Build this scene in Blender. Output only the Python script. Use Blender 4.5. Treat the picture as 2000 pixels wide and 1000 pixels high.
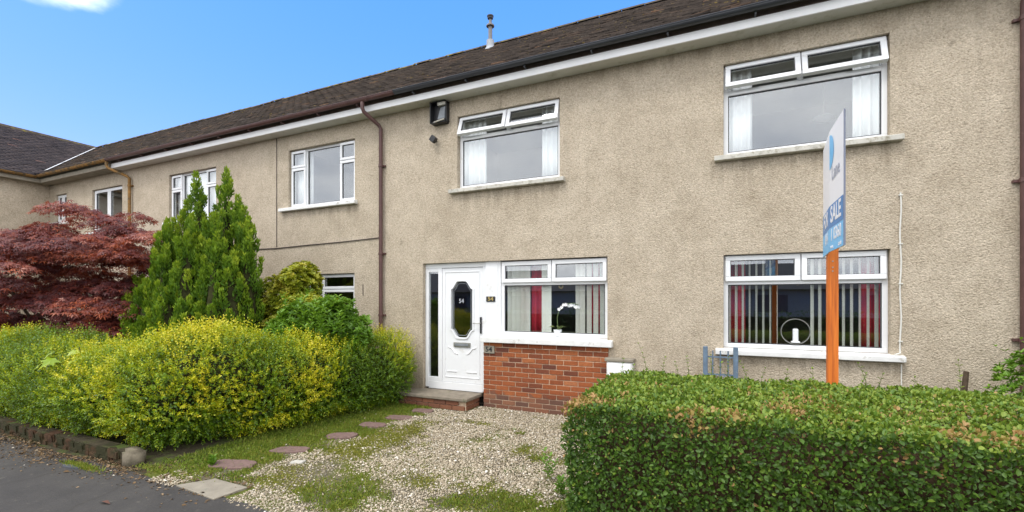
import bpy, bmesh, math, random
import numpy as np
from mathutils import Vector, Matrix, Euler, noise

random.seed(7)
RNG = np.random.default_rng(11)
for o in list(bpy.data.objects):
    bpy.data.objects.remove(o)
scene = bpy.context.scene
COL = scene.collection
R = math.radians

# ------------------------------------------------------------------ camera
cam = bpy.data.cameras.new('camera')
cam.lens = 16.0
cam.sensor_width = 36.0
cam.shift_y = 0.0435
cam.clip_start = 0.05
cam.clip_end = 3000
camo = bpy.data.objects.new('camera', cam)
COL.objects.link(camo)
camo.location = (0, 0, 1.71)
camo.rotation_euler = (R(90), 0, R(24.44))
scene.camera = camo

# ------------------------------------------------------------------ world, sun, exposure
SUN_EL, SUN_AZ = R(56), R(200)       # azimuth clockwise from +y
world = bpy.data.worlds.new('World')
scene.world = world
world.use_nodes = True
nt = world.node_tree
nt.nodes.clear()
def wn(t, **k):
    n = nt.nodes.new(t)
    for a, b in k.items():
        setattr(n, a, b)
    return n
sky = wn('ShaderNodeTexSky', sky_type='NISHITA')
sky.sun_disc = False
sky.sun_elevation = SUN_EL
sky.sun_rotation = SUN_AZ
sky.air_density = 1.0
sky.dust_density = 0.4
sky.ozone_density = 2.0
SKY_STRENGTH = 0.15
bg = wn('ShaderNodeBackground')
bg.inputs[1].default_value = SKY_STRENGTH
# clear-sky colour grade: per-channel gain and contrast
srgb = wn('ShaderNodeSeparateColor'); nt.links.new(sky.outputs[0], srgb.inputs[0])
crgb = wn('ShaderNodeCombineColor')
for ch, (gain, gam) in enumerate(((.80, 1.3), (1.76, .6), (3.6, .5))):
    pw = wn('ShaderNodeMath', operation='POWER'); pw.inputs[1].default_value = gam
    ml = wn('ShaderNodeMath', operation='MULTIPLY'); ml.inputs[1].default_value = gain
    nt.links.new(srgb.outputs[ch], pw.inputs[0]); nt.links.new(pw.outputs[0], ml.inputs[0]); nt.links.new(ml.outputs[0], crgb.inputs[ch])
# broken cloud layer on a plane above the street
tc = wn('ShaderNodeTexCoord')
sep = wn('ShaderNodeSeparateXYZ')
nt.links.new(tc.outputs['Generated'], sep.inputs[0])
zc = wn('ShaderNodeMath', operation='MAXIMUM'); zc.inputs[1].default_value = 0.0
nt.links.new(sep.outputs[2], zc.inputs[0])
za = wn('ShaderNodeMath', operation='ADD'); za.inputs[1].default_value = 0.16
nt.links.new(zc.outputs[0], za.inputs[0])
dx = wn('ShaderNodeMath', operation='DIVIDE'); dy = wn('ShaderNodeMath', operation='DIVIDE')
nt.links.new(sep.outputs[0], dx.inputs[0]); nt.links.new(za.outputs[0], dx.inputs[1])
nt.links.new(sep.outputs[1], dy.inputs[0]); nt.links.new(za.outputs[0], dy.inputs[1])
cmb = wn('ShaderNodeCombineXYZ')
nt.links.new(dx.outputs[0], cmb.inputs[0]); nt.links.new(dy.outputs[0], cmb.inputs[1])
# weather front: the cloud bank lies over the street side, the sky clears over the roofs
front = wn('ShaderNodeMapRange')
front.inputs[1].default_value = 1.05; front.inputs[2].default_value = -0.15
front.inputs[3].default_value = -0.34; front.inputs[4].default_value = 0.34
frx = wn('ShaderNodeMath', operation='MULTIPLY_ADD'); frx.inputs[1].default_value = -0.28
nt.links.new(dx.outputs[0], frx.inputs[0]); nt.links.new(dy.outputs[0], frx.inputs[2])
nt.links.new(frx.outputs[0], front.inputs[0])
cn = wn('ShaderNodeTexNoise'); cn.inputs['Scale'].default_value = 1.35
cn.inputs['Detail'].default_value = 7; cn.inputs['Roughness'].default_value = 0.55
nt.links.new(cmb.outputs[0], cn.inputs['Vector'])
ad = wn('ShaderNodeMath', operation='ADD')
nt.links.new(cn.outputs[0], ad.inputs[0]); nt.links.new(front.outputs[0], ad.inputs[1])
# one stray cloud over the left end of the row
ds = wn('ShaderNodeVectorMath', operation='DISTANCE'); ds.inputs[1].default_value = (-1.40, 0.52, 0)
nt.links.new(cmb.outputs[0], ds.inputs[0])
stray = wn('ShaderNodeMapRange', interpolation_type='SMOOTHSTEP')
stray.inputs[1].default_value = 0.33; stray.inputs[2].default_value = 0.0; stray.inputs[3].default_value = 0.0; stray.inputs[4].default_value = 0.36
nt.links.new(ds.outputs['Value'], stray.inputs[0])
ad2 = wn('ShaderNodeMath', operation='ADD')
nt.links.new(ad.outputs[0], ad2.inputs[0]); nt.links.new(stray.outputs[0], ad2.inputs[1]); ad = ad2
cov = wn('ShaderNodeMapRange', interpolation_type='SMOOTHSTEP')
cov.inputs[1].default_value = 0.42; cov.inputs[2].default_value = 0.66
nt.links.new(ad.outputs[0], cov.inputs[0])
cn2 = wn('ShaderNodeTexNoise'); cn2.inputs['Scale'].default_value = 2.3
cn2.inputs['Detail'].default_value = 5
nt.links.new(cmb.outputs[0], cn2.inputs['Vector'])
cr = wn('ShaderNodeValToRGB')
cr.color_ramp.elements[0].position = 0.3; cr.color_ramp.elements[0].color = (0.60, 0.63, 0.70, 1)
cr.color_ramp.elements[1].position = 0.72; cr.color_ramp.elements[1].color = (1, 1, 1, 1)
nt.links.new(cn2.outputs[0], cr.inputs[0])
cbg = wn('ShaderNodeBackground'); cbg.inputs[1].default_value = 2.1
nt.links.new(cr.outputs[0], cbg.inputs[0])
nt.links.new(crgb.outputs[0], bg.inputs[0])
mx = wn('ShaderNodeMixShader')
nt.links.new(cov.outputs[0], mx.inputs[0]); nt.links.new(bg.outputs[0], mx.inputs[1]); nt.links.new(cbg.outputs[0], mx.inputs[2])
wo = wn('ShaderNodeOutputWorld')
nt.links.new(mx.outputs[0], wo.inputs[0])

sl = bpy.data.lights.new('sun', 'SUN')
sl.energy = 1.3
sl.angle = R(16)
sl.color = (1.0, 0.96, 0.9)
so = bpy.data.objects.new('sun', sl)
COL.objects.link(so)
sd = Vector((math.sin(SUN_AZ) * math.cos(SUN_EL), math.cos(SUN_AZ) * math.cos(SUN_EL), math.sin(SUN_EL)))
so.rotation_euler = sd.to_track_quat('Z', 'Y').to_euler()
so.location = sd * 60

scene.view_settings.view_transform = 'Standard'
scene.view_settings.look = 'None'
scene.view_settings.gamma = 1
scene.view_settings.exposure = 0.36
scene.render.resolution_x = 1024
scene.render.resolution_y = 512

# ------------------------------------------------------------------ helpers
def link(o, parent=None):
    COL.objects.link(o)
    if parent:
        o.parent = parent
        p, m = parent, Matrix.Identity(4)
        while p:
            m = p.matrix_basis @ m if p.parent is None else p.parent.matrix_basis @ p.matrix_parent_inverse @ p.matrix_basis if p.parent.parent is None else m
            break
        o.matrix_parent_inverse = WM(parent).inverted()
    return o

def WM(o):
    m = o.matrix_basis.copy()
    if o.parent:
        m = WM(o.parent) @ o.matrix_parent_inverse @ m
    return m

def tag(o, label=None, cat=None, group=None, kind=None):
    if label: o['label'] = label
    if cat: o['category'] = cat
    if group: o['group'] = group
    if kind: o['kind'] = kind
    return o

def thing(name, loc, label, cat, group=None):
    o = bpy.data.objects.new(name, None)
    o.empty_display_size = 0.2
    o.location = loc
    COL.objects.link(o)
    return tag(o, label, cat, group)

class MB:
    """collects simple shapes into one mesh"""
    def __init__(s):
        s.v, s.f = [], []
    def add(s, vs, fs):
        n = len(s.v)
        s.v += [tuple(x) for x in vs]
        s.f += [tuple(i + n for i in q) for q in fs]
        return s
    def box(s, x0, x1, y0, y1, z0, z1):
        v = [(x0,y0,z0),(x1,y0,z0),(x1,y1,z0),(x0,y1,z0),(x0,y0,z1),(x1,y0,z1),(x1,y1,z1),(x0,y1,z1)]
        return s.add(v, [(0,3,2,1),(4,5,6,7),(0,1,5,4),(1,2,6,5),(2,3,7,6),(3,0,4,7)])
    def bbox(s, x0, x1, y0, y1, z0, z1, b=0.006):
        bm = bmesh.new()
        bmesh.ops.create_cube(bm, size=1)
        for v in bm.verts:
            v.co = Vector((x0+(v.co.x+.5)*(x1-x0), y0+(v.co.y+.5)*(y1-y0), z0+(v.co.z+.5)*(z1-z0)))
        bmesh.ops.bevel(bm, geom=list(bm.edges), offset=b, segments=2, affect='EDGES', profile=0.5)
        bm.verts.ensure_lookup_table()
        bm.verts.index_update()
        s.add([v.co[:] for v in bm.verts], [[v.index for v in f.verts] for f in bm.faces])
        bm.free()
        return s
    def tube(s, pts, r, n=10, cap=True):
        pts = [Vector(p) for p in pts]
        rs = r if isinstance(r, (list, tuple)) else [r]*len(pts)
        base = len(s.v)
        up = None
        for i, p in enumerate(pts):
            a = pts[max(i-1, 0)]; b = pts[min(i+1, len(pts)-1)]
            d = (b-a).normalized()
            if up is None:
                up = d.orthogonal().normalized()
            up = (up - d*up.dot(d))
            if up.length < 1e-6: up = d.orthogonal()
            up.normalize()
            w = d.cross(up)
            for k in range(n):
                t = 2*math.pi*k/n
                s.v.append(tuple(p + (up*math.cos(t)+w*math.sin(t))*rs[i]))
        for i in range(len(pts)-1):
            for k in range(n):
                a = base+i*n+k; b = base+i*n+(k+1)%n
                s.f.append((a, b, b+n, a+n))
        if cap:
            s.f.append(tuple(base+k for k in range(n))[::-1])
            s.f.append(tuple(base+(len(pts)-1)*n+k for k in range(n)))
        return s
    def lathe(s, prof, c, n=18):
        base = len(s.v)
        for (r, z) in prof:
            for k in range(n):
                t = 2*math.pi*k/n
                s.v.append((c[0]+r*math.cos(t), c[1]+r*math.sin(t), c[2]+z))
        for i in range(len(prof)-1):
            for k in range(n):
                a = base+i*n+k; b = base+i*n+(k+1)%n
                s.f.append((a, b, b+n, a+n))
        return s
    def xzframe(s, x0, x1, z0, z1, w, y0, y1):
        """rectangular frame in the x-z plane"""
        s.box(x0, x1, y0, y1, z1-w, z1); s.box(x0, x1, y0, y1, z0, z0+w)
        s.box(x0, x0+w, y0, y1, z0+w, z1-w); s.box(x1-w, x1, y0, y1, z0+w, z1-w)
        return s
    def build(s, name, mat, parent=None, smooth=False, bevel=0):
        me = bpy.data.meshes.new(name)
        me.from_pydata(s.v, [], s.f)
        me.update()
        if mat: me.materials.append(mat)
        if smooth:
            me.polygons.foreach_set('use_smooth', [True]*len(me.polygons))
            me.set_sharp_from_angle(angle=R(40))
        o = bpy.data.objects.new(name, me)
        link(o, parent)
        if bevel:
            m = o.modifiers.new('b', 'BEVEL'); m.width = bevel; m.segments = 2; m.limit_method = 'ANGLE'
        return o

def soup(name, V, nper, faces, mat, parent=None, attrs=None, smooth=False):
    """V: (N, nper, 3) vertex array; faces: index lists for one piece"""
    N = V.shape[0]
    me = bpy.data.meshes.new(name)
    nv = N*nper
    me.vertices.add(nv)
    me.vertices.foreach_set('co', np.ascontiguousarray(V.reshape(-1), dtype=np.float32))
    lens = np.array([len(f) for f in faces], dtype=np.int32)
    flat = np.concatenate([np.array(f, dtype=np.int32) for f in faces])
    li = (flat[None, :] + (np.arange(N, dtype=np.int32)*nper)[:, None]).reshape(-1)
    me.loops.add(len(li))
    me.loops.foreach_set('vertex_index', li)
    ls = np.concatenate([[0], np.cumsum(lens)[:-1]]).astype(np.int32)
    st = (ls[None, :] + (np.arange(N, dtype=np.int32)*len(flat))[:, None]).reshape(-1)
    me.polygons.add(N*len(faces))
    me.polygons.foreach_set('loop_start', st)
    me.update(calc_edges=True)
    me.validate()
    if attrs:
        for k, a in attrs.items():
            at = me.attributes.new(k, 'FLOAT', 'POINT')
            at.data.foreach_set('value', np.repeat(a, nper).astype(np.float32))
    if smooth:
        me.polygons.foreach_set('use_smooth', np.ones(len(me.polygons), dtype=bool))
    me.materials.append(mat)
    o = bpy.data.objects.new(name, me)
    link(o, parent)
    return o

def unit(a):
    return a/np.maximum(np.linalg.norm(a, axis=-1, keepdims=True), 1e-9)

LEAF2 = (np.array([(0,0,0),(.5,.45,.12),(0,1,-.06),(-.5,.45,.12)]), [(0,1,2),(0,2,3)])
LEAF4 = (np.array([(0,0,0),(.42,.3,.1),(.4,.68,.1),(0,1,-.08),(-.4,.68,.1),(-.42,.3,.1)]), [(0,1,2,3),(0,3,4,5)])
PALM = None
def _palm():
    v = [(0,0,0)]; f = []
    for a, L in ((-105,.55),(-55,.85),(0,1.0),(55,.85),(105,.55)):
        t = R(a); d = (math.sin(t), math.cos(t)); p = (math.cos(t), -math.sin(t))
        n = len(v)
        v += [(d[0]*L*.45+p[0]*.11, d[1]*L*.45+p[1]*.11, .03), (d[0]*L, d[1]*L, -.22), (d[0]*L*.45-p[0]*.11, d[1]*L*.45-p[1]*.11, .03)]
        f.append((0, n, n+1, n+2))
    return np.array(v), f
PALM = _palm()

def leaves(name, P, D, Nn, L, W, tmpl, mat, parent, attrs):
    """P base points, D leaf direction, Nn leaf normal, L length, W width"""
    D = unit(D)
    S = unit(np.cross(D, Nn)); Nn = np.cross(S, D)
    T, F = tmpl
    V = (P[:, None, :] + S[:, None, :]*(T[None, :, 0:1]*W[:, None, None])
         + D[:, None, :]*(T[None, :, 1:2]*L[:, None, None]) + Nn[:, None, :]*(T[None, :, 2:3]*L[:, None, None]))
    return soup(name, V, T.shape[0], F, mat, parent, attrs)

def rand_unit(n):
    return unit(RNG.normal(size=(n, 3)))

def blob_points(C, Rr, n, inset=0.92):
    """points on the outer skin of overlapping ellipsoids -> points, normals"""
    C = np.asarray(C, float); Rr = np.asarray(Rr, float)
    w = (Rr[:,0]*Rr[:,1]+Rr[:,0]*Rr[:,2]+Rr[:,1]*Rr[:,2]); w = w/w.sum()
    outP, outN = [], []
    got = 0
    while got < n:
        m = n
        i = RNG.choice(len(C), m, p=w)
        d = rand_unit(m)
        p = C[i] + Rr[i]*d
        keep = np.ones(m, bool)
        for j in range(len(C)):
            q = (p-C[j])/Rr[j]
            keep &= ~(((q*q).sum(1) < inset) & (i != j))
        keep &= p[:,2] > 0.03
        outP.append(p[keep]); outN.append(unit(d/Rr[i])[keep]); got += keep.sum()
    return np.concatenate(outP)[:n], np.concatenate(outN)[:n]

def vnoise(P, scale, seed=0.0):
    return np.array([noise.noise(Vector((p[0]*scale+seed, p[1]*scale-seed, p[2]*scale+seed*.5))) for p in P])

# ------------------------------------------------------------------ materials
MATS = {}
def newmat(name):
    m = bpy.data.materials.new(name); m.use_nodes = True
    m.node_tree.nodes.clear()
    MATS[name] = m
    return m
class NT:
    def __init__(s, m): s.t = m.node_tree
    def n(s, t, ins=None, **k):
        x = s.t.nodes.new(t)
        for a, b in k.items(): setattr(x, a, b)
        if ins:
            for a, b in ins.items():
                if isinstance(b, bpy.types.NodeSocket): s.t.links.new(b, x.inputs[a])
                else: x.inputs[a].default_value = b
        return x
    def l(s, a, b): s.t.links.new(a, b)
    def ramp(s, fac, stops, interp='LINEAR'):
        r = s.n('ShaderNodeValToRGB', {0: fac})
        r.color_ramp.interpolation = interp
        e = r.color_ramp.elements
        e[0].position, e[0].color = stops[0][0], (*stops[0][1], 1)
        e[1].position, e[1].color = stops[-1][0], (*stops[-1][1], 1)
        for p, c in stops[1:-1]:
            q = e.new(p); q.color = (*c, 1)
        return r.outputs[0]
    def mix(s, f, a, b, mode='MIX'):
        x = s.n('ShaderNodeMix', data_type='RGBA', blend_type=mode)
        for i, q in ((0, f), (6, a), (7, b)):
            if isinstance(q, bpy.types.NodeSocket): s.t.links.new(q, x.inputs[i])
            else: x.inputs[i].default_value = q if i == 0 else (*q, 1)
        return x.outputs[2]
    def noise(s, vec, scale, detail=4, rough=.55):
        x = s.n('ShaderNodeTexNoise', {'Scale': scale, 'Detail': detail, 'Roughness': rough})
        if vec is not None: s.l(vec, x.inputs['Vector'])
        return x.outputs[0]
    def pos(s): return s.n('ShaderNodeNewGeometry').outputs['Position']
    def out(s, sh): s.n('ShaderNodeOutputMaterial', {0: sh})
    def bsdf(s, col, rough=.6, bump=None, spec=.5, metal=0, coat=0):
        b = s.n('ShaderNodeBsdfPrincipled', {'Roughness': rough, 'Specular IOR Level': spec, 'Metallic': metal, 'Coat Weight': coat})
        if isinstance(col, bpy.types.NodeSocket): s.l(col, b.inputs['Base Color'])
        else: b.inputs['Base Color'].default_value = (*col, 1)
        if bump is not None: s.l(bump, b.inputs['Normal'])
        return b.outputs[0]
    def bump(s, h, strength=.5, dist=.01):
        return s.n('ShaderNodeBump', {'Height': h, 'Strength': strength, 'Distance': dist}).outputs[0]

def plain(name, col, rough=.5, var=.12, nscale=6, bump=0, bscale=60, spec=.5, metal=0, dirt=None):
    m = newmat(name); t = NT(m); p = t.pos()
    n1 = t.noise(p, nscale, 5)
    lo = tuple(c*(1-var) for c in col); hi = tuple(min(1, c*(1+var)) for c in col)
    c = t.ramp(n1, [(.3, lo), (.7, hi)])
    if dirt:
        dn = t.noise(p, dirt[1], 6, .65)
        f = t.ramp(dn, [(dirt[2], (0,0,0)), (dirt[2]+.15, (1,1,1))])
        c = t.mix(f, c, dirt[0])
    b = t.bump(t.noise(p, bscale, 4), bump, .01) if bump else None
    t.out(t.bsdf(c, rough, b, spec, metal))
    return m

def roughcast():
    m = newmat('roughcast'); t = NT(m); p = t.pos()
    big = t.noise(p, 1.1, 6, .65)
    med = t.noise(p, 5, 5, .6)
    grain = t.n('ShaderNodeTexVoronoi', {'Scale': 62.0, 'Randomness': 1.0}); t.l(p, grain.inputs['Vector'])
    fine = t.noise(p, 52, 4, .7)
    c = t.ramp(big, [(.3, (.45,.378,.282)), (.5, (.545,.466,.36)), (.7, (.60,.518,.408))])
    c = t.mix(.35, c, t.ramp(med, [(.3, (.37,.305,.225)), (.7, (.68,.592,.475))]))
    sp = t.ramp(grain.outputs['Color'], [(0, (.62,.6,.56)), (.55, (1,1,1)), (1, (1.2,1.18,1.14))])
    c = t.mix(.55, c, t.mix(1, c, sp, 'MULTIPLY'))
    pits = t.ramp(fine, [(.30, (.30,.27,.23)), (.43, (.95,.95,.95)), (.6, (1.0,1,1)), (.72, (1.35,1.33,1.28))])
    c = t.mix(.75, c, t.mix(1, c, pits, 'MULTIPLY'))
    mid = t.noise(p, 30, 5, .75)
    c = t.mix(.62, c, t.mix(1, c, t.ramp(mid, [(.30, (.42,.38,.33)), (.45, (.93,.92,.9)), (.58, (1.03,1.03,1.03)), (.7, (1.38,1.36,1.32))]), 'MULTIPLY'))
    # sparse grey weather spots
    spot = t.noise(p, 9, 3, .5)
    c = t.mix(t.ramp(spot, [(.68, (0,0,0)), (.78, (.5,.5,.5))]), c, (.2,.165,.12))
    # rain streaks, long in z
    sc = t.n('ShaderNodeMapping', {'Vector': p, 'Scale': (6.0, 6.0, .35)}).outputs[0]
    st = t.noise(sc, 1, 4, .6)
    c = t.mix(t.ramp(st, [(.58, (0,0,0)), (.78, (.28,.28,.28))]), c, (.26,.21,.15))
    # run-off stains below sills, darker streaks under the soffit, splash grime at wall foot
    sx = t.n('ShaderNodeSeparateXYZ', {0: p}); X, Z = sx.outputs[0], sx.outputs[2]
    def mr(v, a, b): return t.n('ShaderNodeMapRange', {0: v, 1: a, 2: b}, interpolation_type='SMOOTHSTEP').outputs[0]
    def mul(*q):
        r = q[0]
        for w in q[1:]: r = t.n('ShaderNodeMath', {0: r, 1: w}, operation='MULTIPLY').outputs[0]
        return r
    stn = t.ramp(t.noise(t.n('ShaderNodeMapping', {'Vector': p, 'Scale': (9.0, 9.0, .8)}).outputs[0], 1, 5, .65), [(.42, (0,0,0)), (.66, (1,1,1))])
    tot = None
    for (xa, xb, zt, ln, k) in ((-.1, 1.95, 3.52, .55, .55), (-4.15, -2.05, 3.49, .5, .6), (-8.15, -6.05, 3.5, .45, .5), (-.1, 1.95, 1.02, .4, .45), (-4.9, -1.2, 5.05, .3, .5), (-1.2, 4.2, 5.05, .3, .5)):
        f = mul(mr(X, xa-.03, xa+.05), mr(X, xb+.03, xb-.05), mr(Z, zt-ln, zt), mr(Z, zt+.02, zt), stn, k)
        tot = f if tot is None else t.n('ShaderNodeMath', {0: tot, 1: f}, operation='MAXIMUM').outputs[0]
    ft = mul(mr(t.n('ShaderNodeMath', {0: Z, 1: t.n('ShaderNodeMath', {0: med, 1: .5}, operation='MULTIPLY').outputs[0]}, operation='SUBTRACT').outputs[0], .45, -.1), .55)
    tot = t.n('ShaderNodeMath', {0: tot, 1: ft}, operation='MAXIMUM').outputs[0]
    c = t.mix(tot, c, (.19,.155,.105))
    h = t.n('ShaderNodeMath', {0: fine, 1: t.n('ShaderNodeMath', {0: grain.outputs['Distance'], 1: -.6}, operation='MULTIPLY').outputs[0]}, operation='ADD').outputs[0]
    t.out(t.bsdf(c, .92, t.bump(h, .85, .016), .2))
    return m

def leafmat(name, stops, trans=.28, tcol=(.35,.5,.05), rough=.45, spec=.4, attr='lv'):
    m = newmat(name); t = NT(m)
    a = t.n('ShaderNodeAttribute', attribute_name=attr).outputs['Fac']
    c = t.ramp(a, stops)
    b = t.bsdf(c, rough, None, spec)
    tc2 = t.mix(.5, c, tcol)
    tr = t.n('ShaderNodeBsdfTranslucent', {'Color': tc2}).outputs[0]
    t.out(t.n('ShaderNodeMixShader', {0: trans, 1: b, 2: tr}).outputs[0])
    return m

def glass():
    m = newmat('window_glass'); t = NT(m)
    ge = t.n('ShaderNodeNewGeometry')
    dt = t.n('ShaderNodeVectorMath', {0: ge.outputs['Normal'], 1: ge.outputs['Incoming']}, operation='DOT_PRODUCT').outputs['Value']
    ab = t.n('ShaderNodeMath', {0: dt}, operation='ABSOLUTE').outputs[0]
    iv = t.n('ShaderNodeMath', {0: 1.0, 1: ab}, operation='SUBTRACT').outputs[0]
    p5 = t.n('ShaderNodeMath', {0: iv, 1: 5.0}, operation='POWER').outputs[0]
    # two sealed panes: each face of this unit stands for two glass surfaces
    f4 = t.n('ShaderNodeMath', {0: p5, 1: .86, 2: .128}, operation='MULTIPLY_ADD'); f4.use_clamp = True
    wob = t.bump(t.noise(t.pos(), 1.6, 1), .02, .02)
    gl = t.n('ShaderNodeBsdfGlossy', {'Color': (.95,.97,1,1), 'Roughness': .01, 'Normal': wob}).outputs[0]
    tr = t.n('ShaderNodeBsdfTransparent', {'Color': (.97,.985,.98,1)}).outputs[0]
    t.out(t.n('ShaderNodeMixShader', {0: f4.outputs[0], 1: tr, 2: gl}).outputs[0])
    return m

def brickmat():
    m = newmat('brick_red'); t = NT(m); p = t.pos()
    r = t.n('ShaderNodeObjectInfo').outputs['Random']
    c = t.ramp(r, [(0, (.13,.048,.032)), (.14, (.21,.065,.03)), (.5, (.295,.088,.033)), (.85, (.35,.115,.042)), (1, (.39,.155,.07))])
    n = t.noise(p, 40, 5, .65)
    c = t.mix(.6, c, t.mix(1, c, t.ramp(n, [(.3, (.55,.5,.5)), (.7, (1.3,1.25,1.2))]), 'MULTIPLY'))
    # lime bloom and splash dirt with its own ragged shape near the ground
    z = t.n('ShaderNodeSeparateXYZ', {0: p}).outputs[2]
    dn = t.noise(p, 7, 5, .6)
    e = t.n('ShaderNodeMath', {0: z, 1: t.n('ShaderNodeMath', {0: dn, 1: -.45}, operation='MULTIPLY').outputs[0]}, operation='ADD').outputs[0]
    f = t.ramp(e, [(-.05+.0, (.55,.55,.55)), (.02, (0,0,0))])
    c = t.mix(f, c, (.13,.085,.065))
    t.out(t.bsdf(c, .85, t.bump(t.noise(p, 90, 4), .4, .006), .25))
    return m

def tilemat(name, stops, moss=(.30,.22,.06)):
    m = newmat(name); t = NT(m); p = t.pos()
    a = t.n('ShaderNodeAttribute', attribute_name='lv').outputs['Fac']
    c = t.ramp(a, stops)
    n = t.noise(p, 16, 5, .65)
    c = t.mix(.6, c, t.mix(1, c, t.ramp(n, [(.3, (.55,.55,.55)), (.7, (1.35,1.3,1.25))]), 'MULTIPLY'))
    li = t.noise(p, 7.5, 4, .7)
    c = t.mix(t.ramp(li, [(.62, (0,0,0)), (.72, (.75,.75,.75))]), c, moss)
    li2 = t.noise(p, 21, 3, .7)
    c = t.mix(t.ramp(li2, [(.66, (0,0,0)), (.75, (.6,.6,.6))]), c, (.27,.24,.2))
    t.out(t.bsdf(c, .9, t.bump(t.noise(p, 60, 4), .5, .008), .2))
    return m

def groundmat():
    m = newmat('drive_ground'); t = NT(m); p = t.pos()
    n = t.noise(p, 22, 6, .7); b = t.noise(p, 1.7, 5, .6); f = t.noise(p, 75, 4, .7)
    soil = t.ramp(n, [(.3, (.06,.05,.035)), (.55, (.16,.14,.1)), (.75, (.32,.285,.215))])
    moss = t.ramp(f, [(.3, (.05,.06,.012)), (.7, (.16,.18,.03))])
    c = t.mix(t.ramp(b, [(.42, (0,0,0)), (.56, (1,1,1))]), soil, moss)
    t.out(t.bsdf(c, .95, t.bump(f, .8, .015), .2))
    return m

def asphaltmat():
    m = newmat('asphalt'); t = NT(m); p = t.pos()
    n = t.noise(p, 120, 4, .7); b = t.noise(p, 1.4, 5, .6); md = t.noise(p, 12, 5, .6)
    c = t.ramp(b, [(.3, (.042,.039,.037)), (.7, (.075,.069,.063))])
    c = t.mix(.5, c, t.mix(1, c, t.ramp(n, [(.3, (.55,.55,.55)), (.72, (1.5,1.48,1.42))]), 'MULTIPLY'))
    c = t.mix(t.ramp(md, [(.6, (0,0,0)), (.72, (.35,.35,.35))]), c, (.17,.15,.12))
    wv = t.n('ShaderNodeTexVoronoi', {'Scale': .75}, feature='DISTANCE_TO_EDGE')
    wp = t.n('ShaderNodeMixRGB', {0: .12, 1: p, 2: t.n('ShaderNodeTexNoise', {'Vector': p, 'Scale': 4.0}).outputs[1]}).outputs[0]
    t.l(wp, wv.inputs['Vector'])
    cr2 = t.ramp(wv.outputs['Distance'], [(.004, (1,1,1)), (.012, (0,0,0))])
    c = t.mix(t.mix(.55, cr2, (0,0,0)), c, (.04,.036,.03))
    t.out(t.bsdf(c, .88, t.bump(n, .6, .006), .3))
    return m

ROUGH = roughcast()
GLASS = glass()
BRICK = brickmat()
UPVC = plain('white_upvc', (.80,.81,.82), .35, .03, 3, dirt=((.62,.6,.54), 5, .62))
SILLW = plain('painted_sill', (.74,.74,.72), .6, .08, 8, .15, 50, dirt=((.35,.32,.26), 9, .58))
SILLG = plain('weathered_sill', (.52,.50,.44), .75, .15, 9, .25, 60, dirt=((.24,.21,.15), 12, .52))
SOFF = plain('soffit_board', (.62,.62,.58), .5, .06, 3, dirt=((.42,.42,.34), 4, .55))
FASC = plain('white_fascia', (.86,.86,.86), .4, .04, 3)
GASKET = plain('gasket', (.05,.05,.055), .6)
MORTAR = plain('mortar', (.56,.43,.31), .95, .2, 20, .5, 80, .2)
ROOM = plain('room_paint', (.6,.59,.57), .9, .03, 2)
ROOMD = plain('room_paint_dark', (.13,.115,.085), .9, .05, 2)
GUTB = plain('gutter_black', (.035,.038,.044), .4, .2, 4)
GUTR = plain('pipe_brown', (.10,.047,.042), .5, .18, 8, dirt=((.2,.12,.1), 14, .6))
GUTO = plain('gutter_rusty', (.24,.125,.03), .8, .4, 12, .3, 40, dirt=((.08,.06,.03), 9, .5))
EAVEB = plain('eave_brown', (.11,.08,.068), .8, .25, 9)
CONC = plain('concrete', (.27,.24,.19), .9, .14, 9, .5, 90, .2, dirt=((.2,.19,.15), 7, .58))
STEPM = plain('step_stone', (.24,.205,.16), .9, .2, 12, .5, 70, .2, dirt=((.12,.12,.07), 6, .55))
SLABM = plain('red_slab', (.19,.125,.11), .92, .18, 26, .6, 110, .2, dirt=((.12,.12,.06), 6, .6))
STONEM2 = plain('pale_stone', (.45,.43,.38), .9, .2, 30, .4, 60)
STONEM = plain('end_stone', (.17,.145,.105), .9, .22, 8, .5, 40, .2, dirt=((.12,.13,.06), 6, .55))
WALLM = plain('kerb_wall_brick', (.075,.04,.022), .95, .5, 9, .9, 30, .2, dirt=((.035,.034,.015), 5, .38))
TILE = tilemat('roof_tile_dark', [(0,(.035,.029,.026)),(.35,(.062,.05,.043)),(.7,(.085,.068,.058)),(.93,(.11,.075,.055)),(1,(.20,.12,.08))])
TILE2 = tilemat('roof_tile_slate', [(0,(.05,.043,.046)),(.5,(.075,.064,.066)),(.95,(.10,.08,.08)),(1,(.16,.1,.09))], (.16,.12,.09))
RIDGEM = plain('ridge_tile', (.10,.082,.062), .9, .3, 8, .4, 40, .2, dirt=((.24,.2,.05), 6, .52))
FLUEM = plain('flue_grey', (.19,.18,.18), .55, .15, 8)
BLACKP = plain('black_plastic', (.018,.018,.02), .4, .2, 6)
GREYP = plain('grey_plastic', (.20,.215,.23), .45, .15, 10)
LEADM = plain('lead', (.33,.35,.38), .6, .15, 6)
METAL = plain('letterbox_metal', (.36,.36,.33), .35, .1, 6, metal=.7)
BLUEM = plain('blue_gate_paint', (.12,.175,.24), .55, .2, 14, .2, 50, dirt=((.30,.30,.3), 16, .6))
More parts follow.
